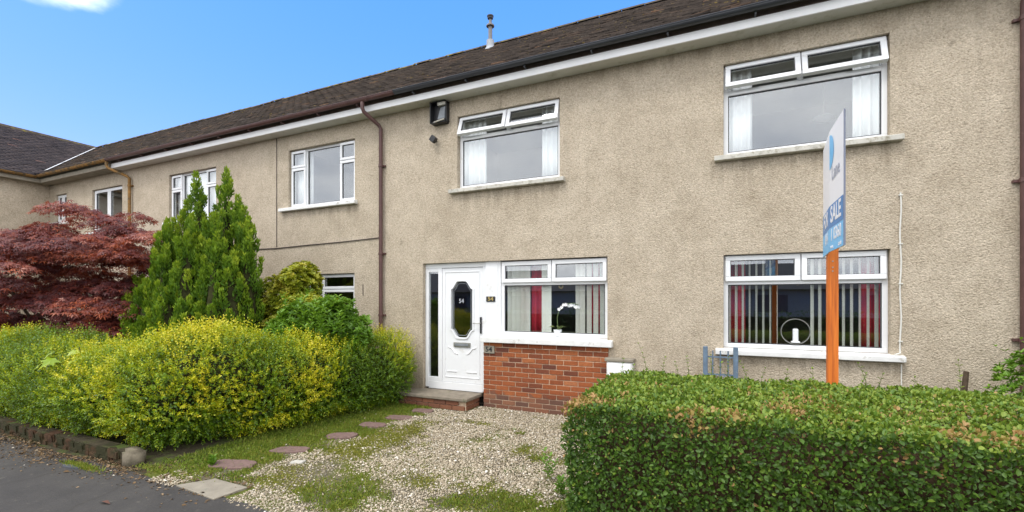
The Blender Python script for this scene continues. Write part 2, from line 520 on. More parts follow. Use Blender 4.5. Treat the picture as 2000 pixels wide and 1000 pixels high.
def postmat():
    m = newmat('orange_post_paint'); t = NT(m); p = t.pos()
    g = t.noise(t.n('ShaderNodeMapping', {'Vector': p, 'Scale': (60.0, 60.0, 2.2)}).outputs[0], 1, 6, .65)
    c = t.ramp(g, [(.3, (.42,.09,.012)), (.55, (.66,.17,.018)), (.75, (.74,.23,.04))])
    kn = t.noise(p, 11, 4, .6)
    c = t.mix(t.ramp(kn, [(.62, (0,0,0)), (.72, (.7,.7,.7))]), c, (.30,.10,.03))
    t.out(t.bsdf(c, .6, t.bump(g, .35, .006), .4))
    return m
ORANGE = postmat()
SIGNW = plain('sign_white', (.92,.92,.94), .35, .02, 3)
SIGNB = plain('sign_blue', (.03,.22,.55), .35, .03, 3)
SIGNL = plain('sign_light_blue', (.16,.55,.92), .35, .03, 3)
SIGNG = plain('sign_grey', (.42,.46,.55), .35, .03, 3)
SLATE = plain('slate', (.06,.065,.075), .7, .2, 20)
INKM = plain('sign_slate', (.16,.18,.24), .35, .03, 3)
GOLD = plain('gold_numeral', (.55,.42,.16), .35, .05, 5, metal=.6)
CURTW = plain('white_curtain', (.9,.9,.89), .9, .03, 5)
CURTR = plain('red_curtain', (.50,.02,.045), .9, .1, 5)
BLINDM = plain('cream_blind', (.88,.88,.80), .8, .04, 4)
PETAL = plain('orchid_petal', (.86,.86,.86), .7, .03, 5)
GSTEM = plain('orchid_stem', (.25,.33,.12), .6)
STEMM = plain('plant_stem', (.10,.13,.03), .7, .2, 9)
POTM = plain('white_pot', (.75,.77,.78), .3, .03, 5)
BARK = plain('bark', (.09,.065,.045), .95, .3, 20, .7, 60, .2)
TWIGB = plain('twig_core_brown', (.07,.045,.026), .95, .5, 25, .9, 40, .1)
TWIG = plain('twig_core', (.035,.036,.014), .95, .4, 16, .8, 30, .1)
CABLEW = plain('white_cable', (.68,.67,.62), .5, .05, 5)
CABLEB = plain('dark_cable', (.07,.055,.045), .7, .2, 8)
GRASSL = leafmat('grass_blade', [(0,(.10,.17,.012)),(.5,(.19,.27,.02)),(1,(.36,.34,.06))], .25, (.3,.4,.05), .6)
MOSSL = leafmat('moss_tuft', [(0,(.12,.13,.015)),(.6,(.24,.24,.025)),(1,(.34,.28,.05))], .15, (.3,.35,.05), .8)
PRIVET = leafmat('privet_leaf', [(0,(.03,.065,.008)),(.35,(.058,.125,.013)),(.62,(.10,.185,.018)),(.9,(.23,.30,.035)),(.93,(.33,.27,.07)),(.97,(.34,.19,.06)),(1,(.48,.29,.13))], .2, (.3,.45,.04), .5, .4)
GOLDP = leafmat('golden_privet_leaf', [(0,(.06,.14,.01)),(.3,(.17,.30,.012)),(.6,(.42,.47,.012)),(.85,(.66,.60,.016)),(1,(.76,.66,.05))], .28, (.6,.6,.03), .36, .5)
CONIF = leafmat('conifer_spray', [(0,(.03,.075,.006)),(.45,(.088,.18,.010)),(.8,(.20,.31,.014)),(1,(.36,.44,.03))], .2, (.2,.35,.02), .6, .3)
MAPLE = leafmat('maple_leaf', [(0,(.048,.014,.016)),(.35,(.105,.026,.025)),(.62,(.20,.048,.032)),(.84,(.38,.085,.022)),(1,(.44,.20,.15))], .25, (.45,.06,.02), .5, .4)
YSHRUB = leafmat('yellow_green_leaf', [(0,(.06,.11,.008)),(.4,(.17,.24,.012)),(.75,(.38,.40,.025)),(1,(.56,.50,.06))], .25, (.5,.5,.04), .42, .45)
GSHRUB = leafmat('bright_green_leaf', [(0,(.05,.12,.01)),(.5,(.12,.25,.018)),(.85,(.20,.36,.03)),(1,(.34,.46,.05))], .28, (.3,.5,.04), .42, .45)
GRAVM = leafmat('gravel_stone', [(0,(.15,.12,.08)),(.3,(.37,.305,.21)),(.65,(.53,.45,.335)),(.9,(.66,.59,.48)),(1,(.78,.74,.67))], 0.0, (.5,.5,.5), .85, .25)
LITTER = leafmat('litter_bits', [(0,(.06,.04,.02)),(.5,(.16,.1,.05)),(.85,(.28,.2,.12)),(1,(.5,.47,.4))], 0.0, (.5,.5,.5), .9, .2)
ASPH = asphaltmat()
DRIVE = groundmat()
SOIL = plain('soil', (.06,.05,.03), .95, .4, 12, .7, 40, .2, dirt=((.07,.1,.02), 3, .5))
FARG = plain('far_ground', (.07,.09,.03), .95, .3, .5)

# ------------------------------------------------------------------ the setting: ground, pavement, road, drive
def sheet(name, x0, x1, y0, y1, z, mat, nx=2, ny=2, fz=None, fedge=None):
    xs = np.linspace(x0, x1, nx); ys = np.linspace(y0, y1, ny)
    v = []
    for j, y in enumerate(ys):
        for x in xs:
            yy = y + (fedge(x) if fedge and j == ny-1 else 0)
            v.append((x, yy, z + (fz(x, yy) if fz else 0)))
    f = [(j*nx+i, j*nx+i+1, (j+1)*nx+i+1, (j+1)*nx+i) for j in range(ny-1) for i in range(nx-1)]
    me = bpy.data.meshes.new(name); me.from_pydata(v, [], f); me.update()
    me.materials.append(mat)
    me.polygons.foreach_set('use_smooth', [True]*len(me.polygons))
    o = bpy.data.objects.new(name, me); COL.objects.link(o)
    return tag(o, kind='structure')

sheet('ground', -900, 900, -900, 900, -0.16, FARG)
sheet('road', -120, 120, -7.5, -0.55, -0.12, ASPH)
pav = sheet('pavement', -60, 40, -0.42, 2.5, 0.004, ASPH, 900, 6,
            fedge=lambda x: .035*noise.noise(Vector((x*2.3, 3.1, 0)))+.03*noise.noise(Vector((x*7, 1, 2)))+.06)
kerb = MB()
for i in range(60):
    kerb.bbox(-40+i*.915, -40+i*.915+.905, -.55, -.425, -.2, .0, .012)
tag(kerb.build('kerb', CONC), kind='structure')
sheet('far_pavement', -60, 60, -10, -7.5, -0.02, ASPH)
sheet('garden_soil', -17.7, 4.3, 2.45, 6.52, -0.006, SOIL, 40, 12)
def dz(x, y):
    return .012*noise.noise(Vector((x*1.3, y*1.3, 0)))
sheet('driveway', -5.15, -0.8, 2.47, 6.5, 0.0, DRIVE, 90, 90, lambda x, y: dz(x, y) if y > 2.6 else -.002)

# cover maps of the drive (world metres)
def gauss(x, y, cx, cy, sx, sy):
    return np.exp(-((x-cx)/sx)**2-((y-cy)/sy)**2)
def grassiness(x, y, n):
    g = 1.15*(1/(1+np.exp((x+4.22+.1*np.sin(y*2.1))*9)))                  # strip by the golden hedge
    g *= 1/(1+np.exp((2.78-y)*12))
    g += .62*gauss(x, y, -3.05, 2.86, .42, .26) + .5*gauss(x, y, -2.75, 3.15, .55, .16)
    g += .75*gauss(x, y, -1.35, 3.5, .55, .33) + .45*gauss(x, y, -2.0, 3.33, .4, .2)
    g += .45*gauss(x, y, -1.75, 4.6, .22, .1) + .35*gauss(x, y, -2.1, 4.15, .15, .1)
    return g + n*.75
def mossiness(x, y, n):
    g = 1.0*np.exp(-((x+3.72+.16*(y-4))/.42)**2)*(1/(1+np.exp((2.9-y)*6)))*(1/(1+np.exp((y-5.0)*5)))
    d = np.sqrt(((x+3.15)/.62)**2+((y-5.15)/.42)**2)
    g += .8*np.exp(-((d-1)/.22)**2)*(.55+.45*np.sin(x*5+y*3))
    g += .8*gauss(x, y, -3.6, 3.25, .5, .25) + .6*gauss(x, y, -2.4, 3.5, .6, .25) + .5*gauss(x, y, -1.7, 4.7, .5, .3) + .3*gauss(x, y, -1.5, 3.6, .8, .5)
    return g + n*.85

NST = 112000
px = RNG.uniform(-4.95, -.85, NST); py = RNG.uniform(2.5, 6.46, NST)
pp = np.stack([px, py, np.zeros(NST)], 1)
nn = vnoise(pp, 2.1, 3.3)*.6 + vnoise(pp, 6.5, 9.1)*.5
gg = grassiness(px, py, nn); mm = mossiness(px, py, nn)
keep = (RNG.uniform(0, 1, NST) > np.clip((gg-.2)*2.2, 0, .97)) & (RNG.uniform(0, 1, NST) > np.clip((mm-.2)*1.3, 0, .82))
keep &= ~((px > -4.75) & (px < -3.5) & (py > 6.05))
for (sx, sy, rx, ry) in [(-4.2, 2.64, .36, .17)]:
    keep &= ~((abs(px-sx) < rx) & (abs(py-sy) < ry))
px, py = px[keep], py[keep]
N = len(px)
size = RNG.lognormal(math.log(.0069), .36, N).clip(.004, .022)
size = np.where(py < 3.6, size*.92, size)
OCT = np.array([(1,0,0),(0,1,0),(-1,0,0),(0,-1,0),(0,0,1),(0,0,-1)], float)
OF = [(0,1,4),(1,2,4),(2,3,4),(3,0,4),(1,0,5),(2,1,5),(3,2,5),(0,3,5)]
V = OCT[None]*RNG.uniform(.65, 1.25, (N, 6, 1))*np.stack([RNG.uniform(.85,1.5,N), RNG.uniform(.7,1.1,N), RNG.uniform(.45,.85,N)], 1)[:, None, :]
V = V + RNG.normal(0, .16, V.shape)
ang = RNG.uniform(0, 2*math.pi, N); til = RNG.normal(0, .35, N)
ca, sa = np.cos(ang), np.sin(ang)
x_, y_, z_ = V[...,0].copy(), V[...,1].copy(), V[...,2].copy()
z2 = z_*np.cos(til)[:,None] + x_*np.sin(til)[:,None]; x2 = x_*np.cos(til)[:,None] - z_*np.sin(til)[:,None]
V = np.stack([x2*ca[:,None]-y_*sa[:,None], x2*sa[:,None]+y_*ca[:,None], z2], 2)*size[:,None,None]
gz = np.array([dz(a, b) for a, b in zip(px, py)])
V += np.stack([px, py, gz+size*RNG.uniform(.15, .9, N)], 1)[:, None, :]
tag(soup('gravel', V, 6, OF, GRAVM, None, {'lv': np.clip(RNG.normal(.52, .24, N), 0, 1)}),
    'pale loose gravel spread over the driveway', 'gravel', kind='stuff')

def blades(n, x0, x1, y0, y1, fn, lo, hi, Lm, Ls, Wm, lean):
    x = RNG.uniform(x0, x1, n); y = RNG.uniform(y0, y1, n)
    p = np.stack([x, y, np.zeros(n)], 1)
    nz = vnoise(p, 2.1, 3.3)*.6 + vnoise(p, 6.5, 9.1)*.5
    k = RNG.uniform(lo, hi, n) < fn(x, y, nz)
    k &= ~((abs(x+4.2) < .34) & (abs(y-2.64) < .14))
    for (sx, sy) in STONES:
        k &= ~((abs(x-sx) < .2) & (abs(y-sy) < .13) & (RNG.uniform(0, 1, n) > .04))
    p = p[k]; m = len(p)
    d = unit(np.stack([RNG.normal(0, lean, m), RNG.normal(0, lean, m), np.ones(m)], 1))
    return p, d, np.abs(RNG.normal(Lm, Ls, m))+.006, np.full(m, Wm)*RNG.uniform(.6, 1.3, m)
STONES = [(-4.58, 3.1), (-4.43, 3.67), (-4.31, 4.31), (-4.3, 4.87), (-4.22, 5.33), (-4.16, 5.82)]
p, d, L, W = blades(120000, -5.35, -.85, 2.6, 6.3, grassiness, .28, .9, .024, .013, .0055, .75)
leaves('grass', p, d, rand_unit(len(p)), L, W, LEAF2, GRASSL, None, {'lv': np.clip(RNG.beta(2, 2.4, len(p)) + .25*vnoise(p, 3.1), 0, 1)})
tag(bpy.data.objects['grass'], 'short green grass growing along the hedge and through the gravel', 'grass', kind='stuff')
p, d, L, W = blades(150000, -4.8, -.85, 2.6, 6.3, lambda x, y, n: np.maximum(mossiness(x, y, n), grassiness(x, y, n)*.8), .2, .95, .009, .005, .009, .9)
leaves('moss', p, d, rand_unit(len(p)), L, W, LEAF2, MOSSL, None, {'lv': RNG.beta(2, 2, len(p))})
tag(bpy.data.objects['moss'], 'olive moss creeping through the gravel of the driveway', 'moss', kind='stuff')

# ------------------------------------------------------------------ house building blocks
YW = 6.5
ZS = 5.04      # soffit
def wall_mesh(x0, x1, z0, z1, openings, depth=.13):
    """front skin with rectangular openings and their reveals"""
    xs = sorted(set([x0, x1] + [o[i] for o in openings for i in (0, 1)]))
    zs = sorted(set([z0, z1] + [o[i] for o in openings for i in (2, 3)]))
    mb = MB()
    for a, b in zip(xs[:-1], xs[1:]):
        for c, d in zip(zs[:-1], zs[1:]):
            mx_, mz_ = (a+b)/2, (c+d)/2
            if any(o[0] < mx_ < o[1] and o[2] < mz_ < o[3] for o in openings):
                continue
            mb.add([(a,YW,c),(b,YW,c),(b,YW,d),(a,YW,d)], [(0,1,2,3)])
    for (a, b, c, d) in openings:
        Y2 = YW+depth
        mb.add([(a,YW,c),(a,YW,d),(a,Y2,d),(a,Y2,c)], [(0,1,2,3)])
        mb.add([(b,YW,c),(b,Y2,c),(b,Y2,d),(b,YW,d)], [(0,1,2,3)])
        mb.add([(a,YW,d),(b,YW,d),(b,Y2,d),(a,Y2,d)], [(0,1,2,3)])
        mb.add([(a,YW,c),(a,Y2,c),(b,Y2,c),(b,YW,c)], [(0,1,2,3)])
    return mb

def room(parent, x0, x1, z0, z1, openings, mat, depth=2.6):
    mb = MB()
    Y0, Y1 = YW+.135, YW+depth
    mb.add([(x0,Y1,z0),(x1,Y1,z0),(x1,Y1,z1),(x0,Y1,z1)], [(0,1,2,3)])
    mb.add([(x0,Y0,z0),(x1,Y0,z0),(x1,Y1,z0),(x0,Y1,z0)], [(0,1,2,3)])
    mb.add([(x0,Y0,z1),(x0,Y1,z1),(x1,Y1,z1),(x1,Y0,z1)], [(0,1,2,3)])
    mb.add([(x0,Y0,z0),(x0,Y1,z0),(x0,Y1,z1),(x0,Y0,z1)], [(0,1,2,3)])
    mb.add([(x1,Y0,z0),(x1,Y0,z1),(x1,Y1,z1),(x1,Y1,z0)], [(0,1,2,3)])
    # inner skin of the outside wall round the openings
    xs = sorted(set([x0, x1] + [o[i] for o in openings for i in (0, 1)]))
    zs = sorted(set([z0, z1] + [o[i] for o in openings for i in (2, 3)]))
    for a, b in zip(xs[:-1], xs[1:]):
        for c, d in zip(zs[:-1], zs[1:]):
            if any(o[0] < (a+b)/2 < o[1] and o[2] < (c+d)/2 < o[3] for o in openings): continue
            mb.add([(a,Y0,c),(b,Y0,c),(b,Y0,d),(a,Y0,d)], [(0,1,2,3)])
    return mb.build('room', mat, parent)

def pane(parent, x0, x1, z0, z1, y):
    mb = MB().box(x0, x1, y, y+.006, z0, z1)
    return mb.build('pane', GLASS, parent)

def casement(parent, x0, x1, z0, z1, y, tilt=0.0, w=.06, hinge='top'):
    """opening light: frame with glazing bead and its pane; tilt in degrees, bottom swings out"""
    h = z1-z0
    mb = MB()
    mb.xzframe(x0, x1, -h, 0, w, -.028, .03)
    f = mb.build('casement', UPVC, parent, bevel=.006)
    g = MB().xzframe(x0+w-.001, x1-w+.001, -h+w-.001, -w+.001, .008, -.012, .01).build('gasket', GASKET, parent)
    p = MB().box(x0+w, x1-w, -.003, .003, -h+w, -w).build('pane', GLASS, parent)
    for o in (f, g, p):
        o.location = (0, y, z1)
        o.rotation_euler = (R(-tilt), 0, 0)
    return f

def sill(parent, x0, x1, ztop, mat, out=.085, th=.075):
    mb = MB()
    y0, y1 = YW-out, YW+.05
    zb = ztop-th
    v = [(x0,y0,zb),(x1,y0,zb),(x1,y1,zb),(x0,y1,zb),(x0,y0,ztop-.012),(x1,y0,ztop-.012),(x1,y1,ztop+.01),(x0,y1,ztop+.01)]
    mb.add(v, [(0,3,2,1),(4,5,6,7),(0,1,5,4),(1,2,6,5),(2,3,7,6),(3,0,4,7)])
    return mb.build('sill', mat, parent, bevel=.008)

def window_two_over_one(house, x0, x1, z0, z1, tilts, sillmat, sx0, sx1, sz, label=None, tr=.33, stay=True):
    """big fixed light below, two top-hung lights above"""
    w = bpy.data.objects.new('window', None); w.location = ((x0+x1)/2, YW, z0); link(w, house)
    if label: w['label'] = label
    yf = YW+.085
    fr = MB()
    fr.xzframe(x0, x1, z0, z1, .055, yf, yf+.06)
    zt = z1-tr; xm = (x0+x1)/2
    fr.box(x0+.055, x1-.055, yf-.004, yf+.06, zt-.055, zt+.004)
    fr.box(xm-.03, xm+.03, yf+.002, yf+.058, zt+.004, z1-.055)
    fr.build('frame', UPVC, w, bevel=.005)
    MB().xzframe(x0+.054, x1-.054, z0+.054, zt-.054, .012, yf+.012, yf+.03).build('gasket', GASKET, w)
    pane(w, x0+.057, x1-.057, z0+.057, zt-.057, yf+.022)
    casement(w, x0+.022, xm-.006, zt-.012, z1-.014, yf-.012, tilts[0])
    casement(w, xm+.006, x1-.022, zt-.012, z1-.014, yf-.012, tilts[1])
    if stay and max(tilts) > 6:
        h = tr*.95
        for xx, tl in ((x0+.12, tilts[0]), (x1-.4, tilts[1])):
            MB().box(xx, xx+.28, yf-.05, yf-.035, zt+.03, zt+.05).build('window_stay', GREYP, w)
    sill(w, sx0, sx1, sz, sillmat)
    return w

def window_side_lights(house, x0, x1, z0, z1, sillz, sx0, sx1):
    w = bpy.data.objects.new('window', None); w.location = ((x0+x1)/2, YW, z0); link(w, house)
    yf = YW+.085; a = .42
    fr = MB(); fr.xzframe(x0, x1, z0, z1, .045, yf, yf+.06)
    for xx in (x0+a, x1-a):
        fr.box(xx-.025, xx+.025, yf-.003, yf+.06, z0+.045, z1-.045)
    fr.build('frame', UPVC, w, bevel=.005)
    zt = z1-.36
    for xa, xb in ((x0+.02, x0+a-.004), (x1-a+.004, x1-.02)):
        casement(w, xa, xb, zt+.006, z1-.02, yf-.01, 0, .05)
        casement(w, xa, xb, z0+.02, zt-.006, yf-.01, 0, .05)
    MB().xzframe(x0+a+.024, x1-a-.024, z0+.044, z1-.044, .01, yf+.012, yf+.03).build('gasket', GASKET, w)
    pane(w, x0+a+.026, x1-a-.026, z0+.046, z1-.046, yf+.022)
    sill(w, sx0, sx1, sillz, SILLW)
    return w

def window_pair(house, x0, x1, z0, z1, tr=None, withsill=True):
    w = bpy.data.objects.new('window', None); w.location = ((x0+x1)/2, YW, z0); link(w, house)
    yf = YW+.085; xm = (x0+x1)/2
    fr = MB(); fr.xzframe(x0, x1, z0, z1, .05, yf, yf+.06)
    fr.box(xm-.03, xm+.03, yf-.003, yf+.06, z0+.05, z1-.05)
    fr.build('frame', UPVC, w, bevel=.005)
    for xa, xb in ((x0+.02, xm-.006), (xm+.006, x1-.02)):
        if tr:
            casement(w, xa, xb, z1-tr+.005, z1-.02, yf-.01, 0, .05)
            casement(w, xa, xb, z0+.02, z1-tr-.005, yf-.01, 0, .05)
        else:
            casement(w, xa, xb, z0+.02, z1-.02, yf-.01, 0, .07)
    if withsill: sill(w, x0-.12, x1+.12, z0-.005, SILLW)
    return w

def clip_tiles(x0, x1, keep, name, mat, parent, origin, ex, ey, ez, W=.235, E=.125, rows=33):
    """courses of single tiles on a slope: ex along the eave, ey up the slope, ez normal"""
    n = int((x1-x0)/W)+1
    T = np.array([(0,0,0),(1,0,0),(1,1,0),(0,1,0),(0,0,1),(1,0,1),(1,1,1),(0,1,1)], float)
    F = [(4,5,6,7),(0,1,5,4),(1,2,6,5),(3,0,4,7)]
    ex, ey, ez, origin = map(lambda q: np.array(q, float), (ex, ey, ez, origin))
    out = []
    for r in range(rows):
        for i in range(-1, n):
            a = x0 + (i + (.5 if r % 2 else 0))*W + RNG.normal(0, .003)
            if not keep(a+W/2, (r+.5)*E): continue
            w = W-.006; le = E*1.7; h = .016
            lift = .026+RNG.normal(0, .003); skew = RNG.normal(0, .006)
            v = T.copy()
            v[:,0] = a + v[:,0]*w
            up = v[:,1]*le + r*E - .01 + RNG.normal(0, .004)
            zz = v[:,2]*h + (1-v[:,1])*lift + skew*(T[:,0]-.5) + .006
            out.append(origin[None] + v[:,0:1]*ex + up[:,None]*ey + zz[:,None]*ez)
    V = np.array(out)
    o = soup(name, V, 8, F, mat, parent, {'lv': np.clip(RNG.normal(.48, .22, len(V)), 0, 1)})
    o['kind'] = 'stuff'
    return o

EY, EZ, RY, RZ = 6.14, 5.20, 9.4, 7.57
SLEN = math.hypot(RY-EY, RZ-EZ)
UPS = ((0), (RY-EY)/SLEN, (RZ-EZ)/SLEN)
NRM = (0, -UPS[2], UPS[1])
VAL = lambda up: -17.45 - (up/SLEN)*(22.0-17.45)      # valley between terrace and wing

def roof_slope(house, x0, x1, valley=False):
    roof = MB()
    xa = -22.0 if valley else x0
    # deck, closed at ridge, rear slope too
    roof.add([(x0,EY+.01,EZ-.02),(x1,EY+.01,EZ-.02),(x1,RY,RZ-.02),(xa,RY,RZ-.02)], [(0,1,2,3)])
    roof.add([(xa,RY,RZ-.02),(x1,RY,RZ-.02),(x1,RY+3.4,EZ),(xa,RY+3.4,EZ)], [(0,1,2,3)])
    r = roof.build('roof', EAVEB, house)
    k = (lambda x, u: x > VAL(u)+.02 and x < x1-.05) if valley else (lambda x, u: x > x0 and x < x1)
    clip_tiles(xa if valley else x0, x1, k, 'roof_tiles', TILE, r, (0,EY,EZ), (1,0,0), UPS, NRM)
    n = int((x1-xa)/.45)
    rd = MB()
    for i in range(n):
        a = xa+i*(x1-xa)/n; b = a+(x1-xa)/n-.008
        s0 = len(rd.v); j = random.gauss(0, .006)
        for xx in (a, b):
            for t in range(7):
                q = math.pi*(.02+.96*t/6)
                rd.v.append((xx, RY-.125*math.cos(q), RZ-.015+j+.085*math.sin(q)))
        for t in range(6): rd.f.append((s0+t, s0+t+1, s0+7+t+1, s0+7+t))
    rd.build('ridge_tiles', RIDGEM, r)['kind'] = 'stuff'
    return r

def gutter(house, x0, x1, mat, name='gutter'):
    mb = MB(); n = 9
    for xx in (x0, x1):
        for k in range(n):
            q = math.pi + math.pi*k/(n-1)
            mb.v.append((xx, 6.13+.05*math.cos(q), 5.215+.05*math.sin(q)))
    for k in range(n-1): mb.f.append((k, k+1, n+k+1, n+k))
    # rolled front lip
    mb.tube([(x0, 6.08, 5.216), (x1, 6.08, 5.216)], .007, 6)
    g = mb.build(name, mat, house, smooth=True)
    m = g.modifiers.new('s', 'SOLIDIFY'); m.thickness = .004
    return g

def bracket(house, x, mat):
    MB().box(x-.01, x+.01, 6.15, 6.235, 5.14, 5.165).build('gutter_bracket', mat, house)

def downpipe(house, x, mat, zb, yg=6.13, r=.034, n_clips=(1.5, 2.6, 3.9), offx=-.13):
    y1 = YW-.06
    mb = MB().tube([(x+offx, yg, 5.16), (x+offx, yg, 5.06), (x+offx*.9, yg+.02, 5.0), (x+offx*.15, y1-.03, 4.84), (x, y1, 4.78), (x, y1, zb)], r, 12)
    d = mb.build('downpipe', mat, house, smooth=True)
    for z in n_clips:
        mb = MB()
        mb.lathe([(r, -.025), (r+.008, -.02), (r+.008, .02), (r, .025)], (x, y1, z), 12)
        mb.box(x-.075, x+.075, y1+.02, YW+.001, z-.014, z+.014)
        mb.build('pipe_clip', mat, d)
    return d

def eaves(house, x0, x1, fascia=FASC, soffit=SOFF):
    MB().box(x0, x1, 6.262, YW+.004, ZS, ZS+.012).build('soffit', soffit, house)
    if fascia:
        MB().box(x0, x1, 6.236, 6.26, ZS-.008, ZS+.098).build('fascia', fascia, house)
    MB().box(x0, x1, 6.246, 6.27, ZS+.1, 5.2).build('eave_board', EAVEB, house)

# ------------------------------------------------------------------ the house with the white door
H1 = thing('terraced_house', (-1.2, YW, 0), 'roughcast house with white door, brick panel and two right-hand wide windows', 'house', 'terraced houses in the row')
HX0, HX1 = -5.506, 4.2
OPN = [(.055, 1.78, 1.09, 2.30), (.055, 1.775, 3.58, 4.765), (-3.95, -2.17, 3.56, 4.76), (-4.64, -1.452, -.2, 2.345)]
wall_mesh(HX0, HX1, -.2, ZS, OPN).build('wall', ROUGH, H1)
eaves(H1, HX0, HX1)
roof_slope(H1, HX0, HX1)
gutter(H1, -4.95, HX1, GUTB)
gutter(H1, HX0, -4.955, GUTR)
for x in np.arange(-4.6, 4.1, 1.0): bracket(H1, x, GUTB)
downpipe(H1, 2.862, GUTR, 0.0, n_clips=(1.3, 2.95, 4.62), offx=0)
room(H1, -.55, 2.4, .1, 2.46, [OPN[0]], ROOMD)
room(H1, -.55, 2.4, 2.7, 4.98, [OPN[1]], ROOM)
room(H1, -4.5, -1.6, 2.7, 4.98, [OPN[2]], ROOM)
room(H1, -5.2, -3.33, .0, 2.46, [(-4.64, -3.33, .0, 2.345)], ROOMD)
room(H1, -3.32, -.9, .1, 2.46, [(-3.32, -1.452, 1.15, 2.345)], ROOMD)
window_two_over_one(H1, .055, 1.78, 1.10, 2.30, (0.0, 2.2), SILLW, -.04, 1.9, 1.092, 'wide lower window with vertical blinds and a candle')
window_two_over_one(H1, .055, 1.775, 3.585, 4.765, (19, 18), SILLG, -.054, 1.884, 3.585, 'wide upper right window with both top lights open')
window_two_over_one(H1, -3.95, -2.17, 3.565, 4.76, (19, 17), SILLG, -4.08, -2.085, 3.558, 'upper window above the white door with both top lights open')
window_two_over_one(H1, -3.18, -1.452, 1.16, 2.335, (0.0, 3.0), SILLW, -3.17, -3.168, 1.14, 'lower window beside the white door')
for o in [o for o in bpy.data.objects if o.name.startswith('sill')]:
    if o.dimensions.x < .01 or abs(o.data.vertices[0].co.x+3.17) < 1e-4:
        bpy.data.objects.remove(o)

# brick panel below the window beside the door
BP = bpy.data.objects.new('brick_panel', None); BP.location = (-2.45, YW-.02, 0); link(BP, H1)
BX0, BX1 = -3.448, -1.438
MB().box(BX0+.006, BX1-.006, YW-.012, YW+.12, -.15, 1.045).build('mortar', MORTAR, BP)
def brickmesh(w, d=.06, h=.065, s=0):
    bm = bmesh.new(); bmesh.ops.create_cube(bm, size=1)
    for v in bm.verts: v.co = Vector((v.co.x*w, v.co.y*d, v.co.z*h))
    bmesh.ops.bevel(bm, geom=list(bm.edges), offset=.004, segments=1, affect='EDGES')
    rr = random.Random(s)
    for v in bm.verts: v.co += Vector((rr.uniform(-.0015,.0015), rr.uniform(-.001,.001), rr.uniform(-.0015,.0015)))
    me = bpy.data.meshes.new('brick'); bm.to_mesh(me); bm.free(); me.materials.append(BRICK)
    return me
FULL = [brickmesh(.2145, s=i) for i in range(4)]
HALF = [brickmesh(.102, s=i+9) for i in range(2)]
TQ = brickmesh(.16, s=20)
def put_brick(me, x, y, z, parent, rz=0):
    o = bpy.data.objects.new('brick', me)
    o.location = (x, y + random.gauss(0, .0012), z)
    o.rotation_euler = (random.gauss(0, .004), random.gauss(0, .005), rz + random.gauss(0, .004))
    return link(o, parent)
for r in range(15):
    z = 1.045-.0375-r*.0755
    x = BX0
    if r % 2 == 0:
        put_brick(HALF[r % 2], x+.051, YW-.006+.015, z, BP); x += .1125
    while x < BX1-.05:
        rem = BX1-x
        if rem >= .2:
            put_brick(random.choice(FULL), x+.10725, YW-.006+.015, z, BP); x += .2245
        elif rem >= .14:
            put_brick(TQ, BX1-.08, YW-.006+.015, z, BP); break
        else:
            put_brick(HALF[0], BX1-.051, YW-.006+.015, z, BP); break
sb = MB()
v0, v1 = YW-.1, YW+.1
sb.add([(-3.47,v0,1.045),(-1.372,v0,1.045),(-1.372,v1,1.045),(-3.47,v1,1.045),(-3.47,v0,1.128),(-1.372,v0,1.128),(-1.372,v1,1.158),(-3.47,v1,1.158)],
       [(0,3,2,1),(4,5,6,7),(0,1,5,4),(1,2,6,5),(2,3,7,6),(3,0,4,7)])
sb.build('sill', SILLW, H1, bevel=.008)
pil = MB(); pil.box(-3.455, -3.178, YW+.055, YW+.12, 1.155, 2.343)
pil.box(-3.44, -3.225, YW+.047, YW+.056, 1.156, 2.343)
pil.build('door_pilaster', UPVC, H1, bevel=.004)

# front door
FD = bpy.data.objects.new('front_door', None); FD.location = (-4.05, YW+.08, .25); link(FD, H1)
FD['label'] = 'white moulded front door with a tall curved glass panel and side light'
yd = YW+.075
fr = MB()
fr.box(-4.64, -3.455, yd, yd+.075, 2.262, 2.344); fr.box(-4.64, -4.575, yd, yd+.075, .22, 2.262)
fr.box(-3.515, -3.455, yd, yd+.075, .22, 2.262); fr.box(-4.575, -3.515, yd, yd+.075, .2, .33)
fr.box(-4.378, -4.30, yd, yd+.075, .33, 2.262); fr.box(-4.575, -4.378, yd+.004, yd+.07, .33, .40); fr.box(-4.575, -4.378, yd+.004, yd+.07, 2.2, 2.262)
fr.build('frame', UPVC, FD, bevel=.006)
pane(FD, -4.574, -4.379, .401, 2.199, yd+.03)
dx0, dx1, dz0, dz1 = -4.295, -3.52, .335, 2.255
dxc = (dx0+dx1)/2-.005
def gl_outline(off=0.0, n=33):
    """tall light with ogee top and bottom"""
    hw = .205+off; zt0, zb0 = 1.895+off*.4, 1.225-off*.4
    pts = []
    def og(u):
        u = max(0, min(1, u))
        q = min(1, max(0, (u-.06)/.56))
        return q*q*(3-2*q)*.84 + .16*math.sin(math.pi/2*u)
    for i in range(n):
        u = i/(n-1); xx = -hw+2*hw*u
        pts.append((xx, zt0+(.135+off*.5)*og(1-abs(2*u-1))))
    low = []
    for i in range(n):
        u = i/(n-1); xx = hw-2*hw*u
        low.append((xx, zb0-(.135+off*.5)*og(1-abs(2*u-1))))
    return [(dxc+a, b) for a, b in pts+low]
def ring_prism(inner, outer, y0, y1):
    mb = MB(); n = len(inner)
    for y in (y0, y1):
        mb.v += [(a, y, b) for a, b in inner]
        mb.v += [(a, y, b) for a, b in outer]
    for i in range(n):
        j = (i+1) % n
        mb.f.append((i, j, n+j, n+i)); mb.f.append((n+i, n+j, 3*n+j, 3*n+i)); mb.f.append((i, 2*n+i, 2*n+j, j))
    return mb
inn = gl_outline(0); outl = gl_outline(.03)
